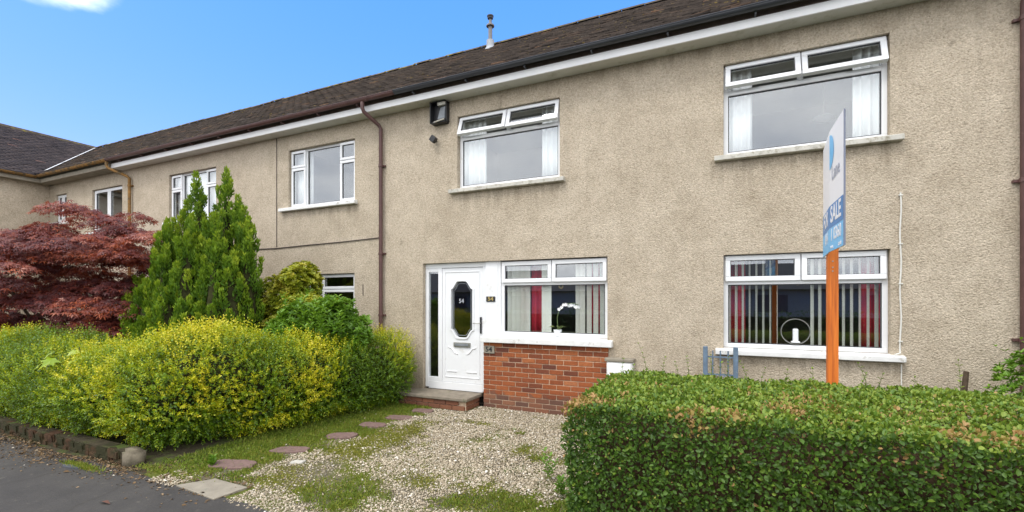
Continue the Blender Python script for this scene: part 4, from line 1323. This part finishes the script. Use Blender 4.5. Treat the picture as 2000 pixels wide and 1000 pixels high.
leaves('pavement_weeds', gp, np.stack([RNG.normal(0,.6,m), RNG.normal(0,.6,m), np.ones(m)], 1), rand_unit(m), RNG.uniform(.015,.05,m), np.full(m,.006), LEAF2, GRASSL, None, {'lv': RNG.uniform(.3,1,m)})
tag(bpy.data.objects['pavement_weeds'], 'small tufts of bright weeds at the pavement edge', 'weeds', kind='stuff')
stone_poly('slate_chip', ragged(-6.02, 2.37, .13, .03, .1, 9, 5), .02, .02, SLATE, 'dark flat slate chip beside the weeds on the pavement', None)['category'] = 'slate'
fl_ = MB(); fl_.add([(-4.76,2.06,.008),(-4.7,2.045,.03),(-4.62,2.07,.012),(-4.69,2.085,.028)], [(0,1,3),(1,2,3)])
tag(fl_.build('fallen_leaf', plain('dead_leaf', (.12,.05,.03), .8)), 'curled brown fallen leaf on the pavement', 'leaf')

# ------------------------------------------------------------------ clipped hedge in front of the windows (right)
HG = thing('clipped_hedge', (1.2, 3.3, 0), 'clipped dark green privet hedge in front of the windows on the right', 'hedge')
hx0, hx1, hy0, hy1, hz = -.84, 4.1, 2.62, 4.05, 1.09
MB().bbox(hx0+.13, hx1-.05, hy0+.13, hy1-.13, 0, hz-.13, .12).build('twig_core', TWIGB, HG)
def hedge_pts(n):
    a_front = (hx1-hx0)*hz; a_top = (hx1-hx0)*(hy1-hy0); a_end = (hy1-hy0)*hz; a_back = a_front*.25
    w = np.array([a_front, a_top, a_end*.7, a_back]); w /= w.sum()
    s = RNG.choice(4, n, p=w)
    u, v = RNG.uniform(0, 1, n), RNG.uniform(0, 1, n)
    X = hx0+(hx1-hx0)*u
    P_ = np.where((s == 0)[:,None], np.stack([X, np.full(n, hy0), v*hz], 1),
         np.where((s == 1)[:,None], np.stack([X, hy0+(hy1-hy0)*v, np.full(n, hz)], 1),
         np.where((s == 2)[:,None], np.stack([np.full(n, hx0), hy0+(hy1-hy0)*u, v*hz], 1),
                  np.stack([X, np.full(n, hy1), v*hz], 1))))
    Nn = np.array([(0,-1,0),(0,0,1),(-1,0,0),(0,1,0)], float)[s]
    # soften the edges: pull corner points in
    for ax, lo, hi in ((0, hx0, hx1), (1, hy0, hy1), (2, -9, hz)):
        dlo = np.clip(1-(P_[:,ax]-lo)/.08, 0, 1); dhi = np.clip(1-(hi-P_[:,ax])/.08, 0, 1)
        other = np.abs(Nn[:,ax]) < .5
        P_ -= Nn*(.03*(dlo**2+dhi**2)*other)[:,None]
        Nn[:,ax] += np.where(other, .8*(dhi-dlo), 0)
    return P_, unit(Nn), s
n = 140000
P_, N_, s_id = hedge_pts(n)
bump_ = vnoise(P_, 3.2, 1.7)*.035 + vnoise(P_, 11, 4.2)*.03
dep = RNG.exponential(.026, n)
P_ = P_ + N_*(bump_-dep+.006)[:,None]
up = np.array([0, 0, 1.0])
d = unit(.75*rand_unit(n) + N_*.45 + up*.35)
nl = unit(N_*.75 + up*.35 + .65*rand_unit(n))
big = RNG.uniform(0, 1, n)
lv = np.clip(RNG.normal(.36, .18, n) + .42*(s_id == 1) + .12*vnoise(P_, 5, 8.8) - dep*1.2, 0, .88)  # top light and inner shade put into leaf tone: top face lighter, deeper darker
# clipped scorched patches: top front edge
br = vnoise(P_, 2.3, 21.3) + .75*vnoise(P_, 7, 2.2)
edge = np.exp(-((P_[:,2]-hz)/.09)**2)*np.clip(1.25-(P_[:,1]-hy0)/.75, .1, 1)
lv = np.where((RNG.uniform(0, 1, n) < np.clip((br-.02)*3.0, 0, .8)*edge), RNG.uniform(.93, 1, n), lv)
lv = np.where(RNG.uniform(0, 1, n) < .012, RNG.uniform(.9, 1, n), lv)
L_ = .014+.021*big**1.5
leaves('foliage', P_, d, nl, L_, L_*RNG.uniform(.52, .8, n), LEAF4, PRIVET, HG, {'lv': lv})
bpy.data.objects['foliage']['kind'] = 'stuff'

def shoot(parent, base, h, lean, nl, size, mat, name='shoot', lvr=(.6, .9)):
    mb = MB(); pts = []
    for i in range(6):
        u = i/5; pts.append((base[0]+lean[0]*u*u*h, base[1]+lean[1]*u*u*h, base[2]+h*u))
    mb.tube(pts, [.0028*(1-.7*i/5) for i in range(6)], 5)
    st = mb.build(name, STEMM, parent)
    Pp, Dd, Nl = [], [], []
    for i in range(nl):
        u = .3+.7*(i//2)/max(1, nl//2-1 if nl > 3 else 1); u = min(u, 1)
        k = u*5; a = int(min(k, 4)); b = Vector(pts[a]).lerp(Vector(pts[a+1]), k-a)
        t = (i % 2)*math.pi + (i//2)*1.5 + random.gauss(0, .3)
        Pp.append(b[:]); Dd.append((math.cos(t), math.sin(t), .55+.3*u)); Nl.append((0, 0, 1))
    Pp, Dd, Nl = np.array(Pp), np.array(Dd), np.array(Nl, float)+RNG.normal(0, .2, (nl, 3))
    L2 = np.full(nl, size)*RNG.uniform(.7, 1.2, nl)
    leaves('shoot_leaves', Pp, Dd, Nl, L2, L2*.5, LEAF4, mat, st, {'lv': RNG.uniform(lvr[0], lvr[1], nl)})
    return st
for (x, y, h, lx) in [(-.55,3.95,.23,-.25),(-.42,3.9,.13,.1),(-.3,3.95,.09,-.2),(-.22,3.95,.14,-.1),(-.05,3.95,.16,-.05),(.0,3.9,.11,.1),(.06,3.95,.15,.05),
                      (.2,3.95,.12,-.3),(.28,3.8,.1,.2),(.62,3.9,.1,0),(.8,3.5,.14,.2),(.95,3.95,.15,-.25),(1.0,3.9,.09,.2),(1.2,3.9,.08,0),(1.45,3.95,.2,-.03),(1.72,3.9,.1,.1),(1.9,3.7,.12,-.1),(2.1,3.9,.12,.1),
                      (-.62,3.7,.08,0),(.45,3.9,.08,.1),(-.75,3.9,.1,.1)]:
    shoot(HG, (x, y, hz-.03), h+.05, (lx, .05), 8 if h < .12 else 12, .026, PRIVET, lvr=(.7, .88))

# ------------------------------------------------------------------ golden privet hedge (left)
GH = thing('golden_hedge', (-7, 3.6, 0), 'loose golden green privet hedge along pavement and driveway', 'hedge')
GC, GR = [], []
def gb_(x, y, z, rx, ry, rz): GC.append((x, y, z)); GR.append((rx, ry, rz))
rr = random.Random(5)
xx = -13.2
while xx < -6.2:
    top = 1.13+.05*math.sin(xx*1.9)+rr.uniform(-.04, .05)
    gb_(xx, 3.30+rr.uniform(-.05,.05), top*.53, .5, .76+rr.uniform(-.06,.06), top*.48); xx += .36
for (x, y, t, rx, ry) in ((-6.15,3.4,1.25,.55,.68),(-5.85,3.5,1.36,.55,.7),(-5.7,3.75,1.34,.6,.65),(-5.9,3.3,1.12,.6,.6)):
    gb_(x, y, t*.53, rx, ry, t*.48)
yy = 4.0
while yy < 6.3:
    top = 1.20-.035*(yy-4)+rr.uniform(-.06, .05)
    gb_(-5.6+.42*(yy-4)/2.2+rr.uniform(-.05,.05), yy, top*.51, .62, .42, top*.5); yy += .34
GC, GR = np.array(GC), np.array(GR)
core = MB()
for c_, r_ in zip(GC, GR):
    core.lathe([(max(.001, math.sin(math.pi*k/7))*.5, -math.cos(math.pi*k/7)*.56) for k in range(8)], (0,0,0), 10)
    nv = 80
    for q in range(len(core.v)-nv, len(core.v)):
        v = core.v[q]; core.v[q] = (c_[0]+v[0]*r_[0], c_[1]+v[1]*r_[1], c_[2]+v[2]*r_[2])
core.build('twig_core', TWIG, GH, smooth=True)
nt_ = 30000
S, SN = blob_points(GC, GR, nt_, .9)
S = S + SN*(vnoise(S, 2.6, 7.7)*.09 + vnoise(S, 7, 3.1)*.05 - .0 - RNG.exponential(.07, nt_))[:,None]
tdir = unit(SN*.7 + up*.62*(S[:,2:3] > .3) + .55*rand_unit(nt_))
tl = RNG.uniform(.05, .13, nt_)*(1+.5*(SN[:,2] > .5))
nper = 9
lp, ld, ln_, lvv, ll = [], [], [], [], []
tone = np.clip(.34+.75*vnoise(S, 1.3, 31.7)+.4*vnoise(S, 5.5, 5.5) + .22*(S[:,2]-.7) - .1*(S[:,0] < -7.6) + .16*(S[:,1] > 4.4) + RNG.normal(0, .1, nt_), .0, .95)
side = unit(np.cross(tdir, rand_unit(nt_)))
bin_ = np.cross(tdir, side)
for k in range(nper):
    u = (k//2+.6)/(nper//2+.6)
    th = (k % 2)*math.pi + (k//2)*1.57
    sd_ = side*math.cos(th)+bin_*math.sin(th)
    if k == nper-1: sd_ = tdir; u = 1.0
    lp.append(S + tdir*(tl*u)[:,None])
    ld.append(sd_*.8 + tdir*.65)
    ln_.append(unit(tdir*.6+up*.5+RNG.normal(0,.35,(nt_,3))))
    lvv.append(np.clip(tone-.12+.28*u+RNG.normal(0,.1,nt_), 0, 1))
    ll.append(RNG.uniform(.026, .042, nt_)*(1-.25*u))
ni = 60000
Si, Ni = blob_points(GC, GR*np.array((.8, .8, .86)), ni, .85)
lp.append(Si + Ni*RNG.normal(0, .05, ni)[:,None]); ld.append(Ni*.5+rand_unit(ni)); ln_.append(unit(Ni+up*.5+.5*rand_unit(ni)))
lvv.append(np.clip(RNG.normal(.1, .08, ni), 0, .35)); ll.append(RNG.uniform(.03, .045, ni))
lp, ld, ln_, lvv, ll = map(np.concatenate, (lp, ld, ln_, lvv, ll))
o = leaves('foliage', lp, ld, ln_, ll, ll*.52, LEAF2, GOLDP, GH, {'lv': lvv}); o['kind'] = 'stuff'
for (x, y, z, h, lx) in [(-8.1,3.3,1.05,.32,-.05),(-8.9,3.2,1.05,.2,.1),(-9.6,3.2,1.05,.22,0),(-7.4,3.4,1.1,.15,.1),(-5.9,3.5,1.3,.12,.1),(-5.4,4.2,1.1,.14,0),(-5.2,5.1,1.05,.12,.1),(-6.5,3.3,1.2,.15,0),(-10.4,3.2,1.05,.2,.1),(-5.1,5.9,1.05,.12,.15)]:
    shoot(GH, (x, y, z), h, (lx, 0), 14, .035, GOLDP, lvr=(.3, .7))

rs = random.Random(77)
for k in range(46):
    if k % 2:
        yq = rs.uniform(3.7, 6.1); pos = (-5.55+.3*(yq-4)/2.2+rs.uniform(-.3,.3), yq, 1.02-.03*(yq-4))
    else:
        xq = rs.uniform(-10.5, -5.7); pos = (xq, 3.2+rs.uniform(-.3,.3), 1.0 if xq < -6.5 else 1.2)
    shoot(GH, pos, rs.uniform(.14,.32), (rs.uniform(-.3,.3), rs.uniform(-.2,.2)), 14, .036, GOLDP, lvr=(.45,.95))

# broad-leaved sapling in the hedge
BS = thing('broadleaf_sapling', (-7.35, 2.95, .1), 'broad yellow-green leaves of a sapling growing through the golden hedge', 'plant')
MB().tube([(-7.3,3.05,.2),(-7.33,3.0,.8),(-7.3,2.95,1.13)], .008, 6).build('stem', STEMM, BS)
PV = [(0,0,0),(.16,.12,.01),(.5,.12,-.03),(.28,.36,.02),(.46,.62,-.04),(.18,.6,.02),(0,1.0,-.1),(-.18,.6,.02),(-.46,.62,-.04),(-.28,.36,.02),(-.5,.12,-.03),(-.16,.12,.01)]
for i in range(15):
    s = random.uniform(.13, .2)
    M = (Matrix.Translation((-7.3+random.uniform(-.42,.36), 2.78+random.uniform(-.12,.2), random.choice((1.08,1.12,1.0,.9,.72,.6))+random.uniform(-.05,.05)))
         @ Euler((random.uniform(-1.0,-.3), random.uniform(-.4,.4), random.uniform(2.2,4.2))).to_matrix().to_4x4() @ Matrix.Scale(s, 4))
    lf = MB(); lf.add([M @ Vector(v) for v in PV] + [M @ Vector((0,.35,.05))], [(12,a,a+1) for a in range(11)]+[(12,11,0)])
    b = lf.build('leaf', GOLDP, BS)
    at = b.data.attributes.new('lv', 'FLOAT', 'POINT'); at.data.foreach_set('value', [random.uniform(.3,.75)]*13)

# ------------------------------------------------------------------ conifer
CT = thing('conifer_tree', (-7.75, 4.9, 0), 'bright green upright conifer with several pointed spires', 'tree')
MB().tube([(-7.75,4.9,0),(-7.75,4.9,1.2),(-7.7,4.9,2.6)], [.1,.08,.03], 8).build('trunk', BARK, CT, smooth=True)
spires = []
def sp(x, y, top, rad, base=.25): spires.append((x, y, base, top, rad))
for (x, t, r, y) in [(-8.22,3.92,.24,4.95),(-7.48,3.9,.26,4.95),(-8.0,3.2,.28,5.05),(-7.75,3.15,.3,5.1),(-7.12,3.25,.26,5.0),(-8.55,3.45,.22,4.95),(-7.25,3.45,.2,5.0),(-8.75,3.15,.34,4.85),(-6.95,3.05,.3,4.95),(-7.75,3.1,.32,4.6),(-8.3,3.05,.32,4.5),(-7.3,3.1,.3,4.62),(-6.85,2.95,.27,4.85),
                     (-8.8,3.0,.3,4.75),(-9.1,2.75,.3,4.85),(-7.6,2.75,.32,4.4),(-8.1,2.6,.32,4.35),(-7.05,2.75,.3,4.5),(-8.55,2.0,.4,4.35),(-9.65,2.15,.26,4.8),(-9.0,1.75,.36,4.4),(-6.85,2.45,.3,4.6),(-7.75,1.9,.4,4.2),(-7.3,1.75,.36,4.25),(-10.05,1.95,.22,4.8),(-9.4,1.9,.28,4.6)]:
    sp(x, y, t, r)
core = MB(); Pc, Nc, Tn = [], [], []
def plume(bx, by, bz, ax, ln, rad, m, tn):
    ax = np.array(ax)/np.linalg.norm(ax)
    s1 = np.cross(ax, (0.3, 1, 0.2)); s1 /= np.linalg.norm(s1); s2 = np.cross(ax, s1)
    u = RNG.uniform(0, 1, m)**.85; th = RNG.uniform(0, 2*math.pi, m)
    r = rad*np.minimum(1, .5+u*2.2)*np.clip(1-u, 0, 1)**.6*RNG.uniform(.75, 1.05, m)
    rd = s1[None]*np.cos(th)[:,None]+s2[None]*np.sin(th)[:,None]
    Pc.append(np.array((bx, by, bz))[None]+ax[None]*(ln*u)[:,None]+rd*r[:,None])
    Nc.append(rd+ax[None]*.5)
    Tn.append(np.full(m, tn)+.55*(u-.4)+RNG.normal(0, .1, m))
for i, (x, y, z0, z1, rad) in enumerate(spires):
    h = z1-z0
    prof = lambda u: rad*min(1, .6+u*1.4)*max(0, 1-u)**.42
    core.tube([(x, y, z0), (x, y, z0+h*.3), (x, y, z0+h*.6), (x, y, z0+h*.85)], [rad*.55, rad*.6, rad*.42, rad*.15], 8)
    npl = int(62*h*rad/.9)
    for k in range(npl):
        u = (k+RNG.uniform(0, 1))/npl*.93; th = k*2.399+RNG.normal(0, .3)
        if math.sin(th) > .75: continue
        rr_ = prof(u)*RNG.uniform(.5, .82)
        ln = RNG.uniform(.24, .42)*(.75+.4*(1-u)); 
        plume(x+rr_*math.cos(th), y+rr_*math.sin(th), z0+h*u-.12, (.22*math.cos(th)+RNG.normal(0,.06), .22*math.sin(th)+RNG.normal(0,.06), 1), ln, RNG.uniform(.05,.085)*(.75+.5*(1-u)), 125, RNG.normal(.0,.12))
    plume(x, y, z1-.5, (RNG.normal(0,.04), RNG.normal(0,.04), 1), .5, .085, 260, .06)
core.build('branches', TWIG, CT, smooth=True)
Pc, Nc, Tn = np.concatenate(Pc), np.concatenate(Nc), np.concatenate(Tn)
m3 = len(Pc)
d = unit(Nc*.4 + up*.9 + RNG.normal(0, .3, (m3, 3)))
L3 = RNG.uniform(.035, .085, m3)
lv3 = np.clip(.5+Tn, 0, 1)
o = leaves('foliage', Pc, d, Nc+RNG.normal(0,.4,(m3,3)), L3, L3*.34, LEAF2, CONIF, CT, {'lv': lv3}); o['kind'] = 'stuff'
print('CONIFER', m3)
# little conifer seedling tips in front
CS = thing('dwarf_conifer', (-8.3, 3.95, 0), 'small pointed conifer tip peeping over the golden hedge', 'tree')
Pc, Nc = [], []
for (x, y, z1, rad) in ((-8.2,4.05,1.5,.2),(-7.8,4.1,1.42,.17)):
    m = 2400; u = 1-RNG.uniform(0,1,m)**.8; th = RNG.uniform(0, 2*math.pi, m); h = z1-.2
    r2 = rad*(1-u)**.7*(1+.2*np.sin(th*4+u*20))
    Pc.append(np.stack([x+r2*np.cos(th), y+r2*np.sin(th), .2+h*u*.96], 1)); Nc.append(np.stack([np.cos(th), np.sin(th), .3+0*th], 1))
Pc, Nc = np.concatenate(Pc), np.concatenate(Nc); m = len(Pc)
MB().tube([(-8.2,4.05,0),(-8.2,4.05,1.2)], [.03,.01], 6).build('trunk', BARK, CS)
L3 = RNG.uniform(.03,.07,m)
o = leaves('foliage', Pc, unit(Nc*.4+up+RNG.normal(0,.3,(m,3))), Nc, L3, L3*.32, LEAF2, CONIF, CS, {'lv': np.clip(RNG.normal(.62,.18,m),0,1)}); o['kind'] = 'stuff'

# ------------------------------------------------------------------ red Japanese maple
MT = thing('maple_tree', (-11.3, 4.6, 0), 'red-leaved Japanese maple with layered branches at the left', 'tree')
tr = MB()
mc = Vector((-11.35, 4.6, 0))
pads = []
rr = random.Random(12)
for i in range(255):
    # dome: points on a flattened upper hemisphere skin and inside
    a = rr.uniform(0, 2*math.pi); u = rr.random()**.5
    q = rr.uniform(.0, 1.0)
    z = .5+.31*int(q*8.6)+rr.uniform(-.13,.13)
    rad = 2.45*math.sqrt(max(.03, 1-(max(0, z-1.35)/2.1)**2))*(.72+.28*min(1, z/1.2))
    f = rr.random()**.4
    x, y = mc.x+rad*f*math.cos(a), mc.y+rad*f*.72*math.sin(a)
    if x > -8.5: x = -8.5-rr.uniform(0, .3)
    pads.append((x, y, z, rr.uniform(.38, .62), rr.uniform(.3, .5), math.cos(a), math.sin(a)))
for (x, z) in ((-10.4,3.38),(-10.9,3.48),(-11.3,3.5),(-11.6,3.4),(-10.7,3.45),(-10.0,3.2),(-9.3,2.95),(-8.8,2.8),(-9.0,2.55),(-12.2,2.9),(-9.7,3.05),(-10.6,3.1),(-11.1,3.1),(-11.6,3.0),(-10.2,3.0),(-9.5,2.8)):
    pads.append((x, 4.6+rr.uniform(-.5,.4), z, .48, .4, rr.uniform(-1,1), rr.uniform(-1,1)))
forks = [mc+Vector((0,0,.0)), mc+Vector((.1,0,.5))]
tr.tube([mc, mc+Vector((.05,0,.3)), mc+Vector((.1,.02,.6))], [.11,.09,.075], 8)
for k in range(7):
    a = k*2*math.pi/7+.3
    mid = mc+Vector((math.cos(a)*.8, math.sin(a)*.6, 1.25+.2*math.sin(k*2)))
    end = mc+Vector((math.cos(a)*1.7, math.sin(a)*1.2, 1.9+.5*math.sin(k*1.7)))
    tr.tube([mc+Vector((.1,.02,.55)), mc.lerp(mid, .5)+Vector((0,0,.35)), mid, end], [.06,.045,.03,.012], 6)
tr.build('trunk', BARK, MT, smooth=True)
Pm, Dm, Nm, Lm = [], [], [], []
for (x, y, z, r1, r2, ax, ay) in pads:
    m = int(185*(r1*r2)/.2)
    th = RNG.uniform(0, 2*math.pi, m); q = np.sqrt(RNG.uniform(0, 1, m))
    ox, oy = r1*q*np.cos(th), r2*q*np.sin(th)
    out = ox*ax+oy*ay
    oz = -.17*q**2-.18*out+RNG.normal(0, .022, m)
    Pm.append(np.stack([x+ox, y+oy, z+oz], 1))
    Dm.append(np.stack([np.cos(th)+ax*.5, np.sin(th)+ay*.5, -.45+RNG.normal(0,.25,m)], 1))
    Nm.append(np.stack([ax*.3+RNG.normal(0,.3,m), ay*.3-.15+RNG.normal(0,.3,m), np.ones(m)], 1))
    Lm.append(np.clip(RNG.normal(.42+.26*rr.uniform(-1,1)+.1*(z-1.6), .17, m)+.15*(q-.5), 0, 1))
Pm, Dm, Nm, Lm = map(np.concatenate, (Pm, Dm, Nm, Lm))
m = len(Pm)
keepm = Pm[:,1] < 6.35
Pm, Dm, Nm, Lm = Pm[keepm], Dm[keepm], Nm[keepm], Lm[keepm]; m = len(Pm)
L3 = RNG.uniform(.06, .1, m)
Sw = L3
o = leaves('crown', Pm, Dm, Nm, L3, Sw, PALM, MAPLE, MT, {'lv': Lm}); o['kind'] = 'stuff'

# ------------------------------------------------------------------ shrubs by the wall
def rosette_shrub(name, label, C, Rr, n, per, L, W, mat, spread, lv0, base, tmpl=LEAF4, shade=.0):
    t = thing(name, base, label, 'shrub')
    st = MB()
    for c_ in C[::2]: st.tube([base, (c_[0]*.6+base[0]*.4, c_[1]*.6+base[1]*.4, c_[2]*.5), tuple(c_)], [.02,.014,.006], 6)
    st.build('stems', BARK, t)
    Ss, Sn = blob_points(C, Rr, n, .8)
    Ss = Ss+Sn*(vnoise(Ss, 5, 2.2)*.08-RNG.exponential(.05, n))[:,None]
    ax_ = unit(Sn*.6+up*.6+.35*rand_unit(n))
    s1 = unit(np.cross(ax_, rand_unit(n))); s2 = np.cross(ax_, s1)
    tn = np.clip(lv0+.5*vnoise(Ss, 4, 14.)+RNG.normal(0,.1,n), 0, 1)
    a1, a2, a3, a4, a5 = [], [], [], [], []
    for k in range(per):
        th = 2*math.pi*k/per*1.0+RNG.uniform(0,.8,n)
        ring = .0 if k % 2 else .35
        d_ = unit((s1*np.cos(th)[:,None]+s2*np.sin(th)[:,None])*spread+ax_*(.4+ring))
        a1.append(Ss+ax_*(.012*k/per)); a2.append(d_); a3.append(unit(ax_-d_*.3+RNG.normal(0,.15,(n,3))))
        a4.append(np.clip(tn+.15*ring+RNG.normal(0,.07,n),0,1)); a5.append(L*RNG.uniform(.7,1.2,n))
    a1, a2, a3, a4, a5 = map(np.concatenate, (a1, a2, a3, a4, a5))
    o = leaves('foliage', a1, a2, a3, a5, a5*W, tmpl, mat, t, {'lv': a4}); o['kind'] = 'stuff'
    return t
CY = np.array([(-6.75,5.55,1.75),(-6.5,5.6,2.0),(-6.95,5.6,1.5),(-6.4,5.5,1.5),(-6.1,5.45,1.45),(-6.6,5.4,1.15),(-5.85,5.55,1.45),(-6.9,5.5,1.0),(-6.2,5.4,1.1),(-7.15,5.6,1.75)])
RY_ = np.array([(.36,.34,.36),(.32,.34,.34),(.36,.35,.42),(.42,.36,.4),(.36,.3,.32),(.42,.36,.42),(.3,.28,.3),(.36,.35,.45),(.45,.38,.4),(.3,.3,.35)])
rosette_shrub('yellow_shrub', 'yellow-green shrub with leaf rosettes beside the conifer', CY, RY_, 3600, 8, .068, .42, YSHRUB, 1.0, .62, (-6.5,5.6,0))
CG = np.array([(-5.75,5.2,1.15),(-5.95,5.1,1.35),(-5.5,5.25,1.3),(-5.3,5.3,1.2),(-6.15,5.0,1.1),(-5.45,5.3,1.0),(-5.6,5.35,1.5),(-5.25,5.4,1.38),(-5.1,5.45,1.2),(-5.3,5.35,1.5)])
RG = np.array([(.4,.32,.4),(.3,.28,.3),(.26,.24,.32),(.24,.22,.26),(.32,.3,.36),(.4,.3,.4),(.18,.18,.28),(.16,.16,.2),(.2,.18,.26),(.14,.14,.22)])
GSH = rosette_shrub('green_shrub', 'bright green shrub with long leaves left of the brown downpipe', CG, RG, 1500, 7, .085, .34, GSHRUB, .85, .55, (-5.75,5.2,0))
for k in range(26):
    shoot(GSH, (-5.75+random.uniform(-.55,.6), 5.05+random.uniform(-.2,.25), 1.08+random.uniform(-.1,.35)), random.uniform(.3,.55), (random.uniform(-.4,.9), -.2), 16, .09, GSHRUB, lvr=(.35,.9))
CR = np.array([(2.62,5.75,.75),(2.75,5.8,1.1),(2.95,5.8,.9),(3.2,5.8,1.2)]); RR = np.array([(.28,.25,.5),(.2,.2,.25),(.3,.3,.5),(.35,.3,.4)])
RSH = rosette_shrub('corner_shrub', 'green bush at the right edge of the house wall', CR, RR, 900, 8, .05, .35, GSHRUB, .9, .5, (2.8,5.8,0))
for (x, z, h, lx) in ((2.6,1.0,.28,-.9),(2.62,.85,.2,-1.1),(2.7,1.05,.3,-.6),(2.75,1.15,.2,-.4)):
    shoot(RSH, (x, 5.75, z), h, (lx, -.1), 12, .045, GSHRUB, lvr=(.5,.9))
MB().tube([(2.3,6.2,0),(2.3,6.2,.75),(2.32,6.2,.98)], [.03,.028,.024], 8).build('cut_stem', BARK, RSH)
# weeds standing in the drive
for i, (x, y, h, lab) in enumerate([(-1.47,4.05,.3,'tall leafy weed in the gravel beside the clipped hedge'), (-1.25,3.75,.22,'smaller leafy weed in the gravel at the foot of the clipped hedge'), (-4.75,2.98,.1,'low leafy weed beside the nearest red stepping stone')]):
    t = thing('drive_weed', (x, y, 0), lab, 'weed', 'weeds in the drive')
    for k in range(4):
        shoot(t, (x+random.uniform(-.05,.05), y+random.uniform(-.05,.05), 0), h*random.uniform(.5,1), (random.uniform(-.4,.4), random.uniform(-.4,.4)), 12, .05, GSHRUB, 'stem', (.3,.6))

# ------------------------------------------------------------------ across the street (seen mirrored in the panes)
OH = thing('house_across_street', (0, -24, 0), 'low pale house across the street, seen mirrored in the lower windows', 'house')
MB().box(-40, 40, -31, -24, -.2, 2.6).build('wall', plain('opposite_wall', (.34,.33,.31), .9, .1), OH)
rf = MB(); rf.add([(-41,-23.5,2.5),(41,-23.5,2.5),(41,-27.5,4.6),(-41,-27.5,4.6)], [(3,2,1,0)]); rf.add([(-41,-31.5,2.5),(41,-31.5,2.5),(41,-27.5,4.6),(-41,-27.5,4.6)], [(0,1,2,3)])
rf.build('roof', plain('opposite_roof', (.055,.055,.06), .8, .2), OH)
for i in range(10):
    x = -30+i*6.5
    MB().box(x, x+1.9, -24.03, -23.99, .9, 2.1).build('window', plain('opposite_window', (.06,.065,.07), .2) if i == 0 else MATS['opposite_window'], OH)
OG = thing('hedge_across_street', (0, -11, 0), 'dark hedge across the street, seen mirrored in the lower windows', 'hedge')
S2, N2 = blob_points(np.array([(-30+i*1.2, -11.2, .6) for i in range(50)]), np.array([(.9,.7,.62)]*50), 9000, .9)
L3 = RNG.uniform(.08,.14,len(S2))
o = leaves('foliage', S2, unit(N2+rand_unit(len(S2))), N2+rand_unit(len(S2))*.6, L3, L3*.7, LEAF2, PRIVET, OG, {'lv': RNG.uniform(.1,.6,len(S2))}); o['kind'] = 'stuff'
MB().box(-31, 30, -11.6, -10.8, 0, .95).build('twig_core', TWIG, OG)
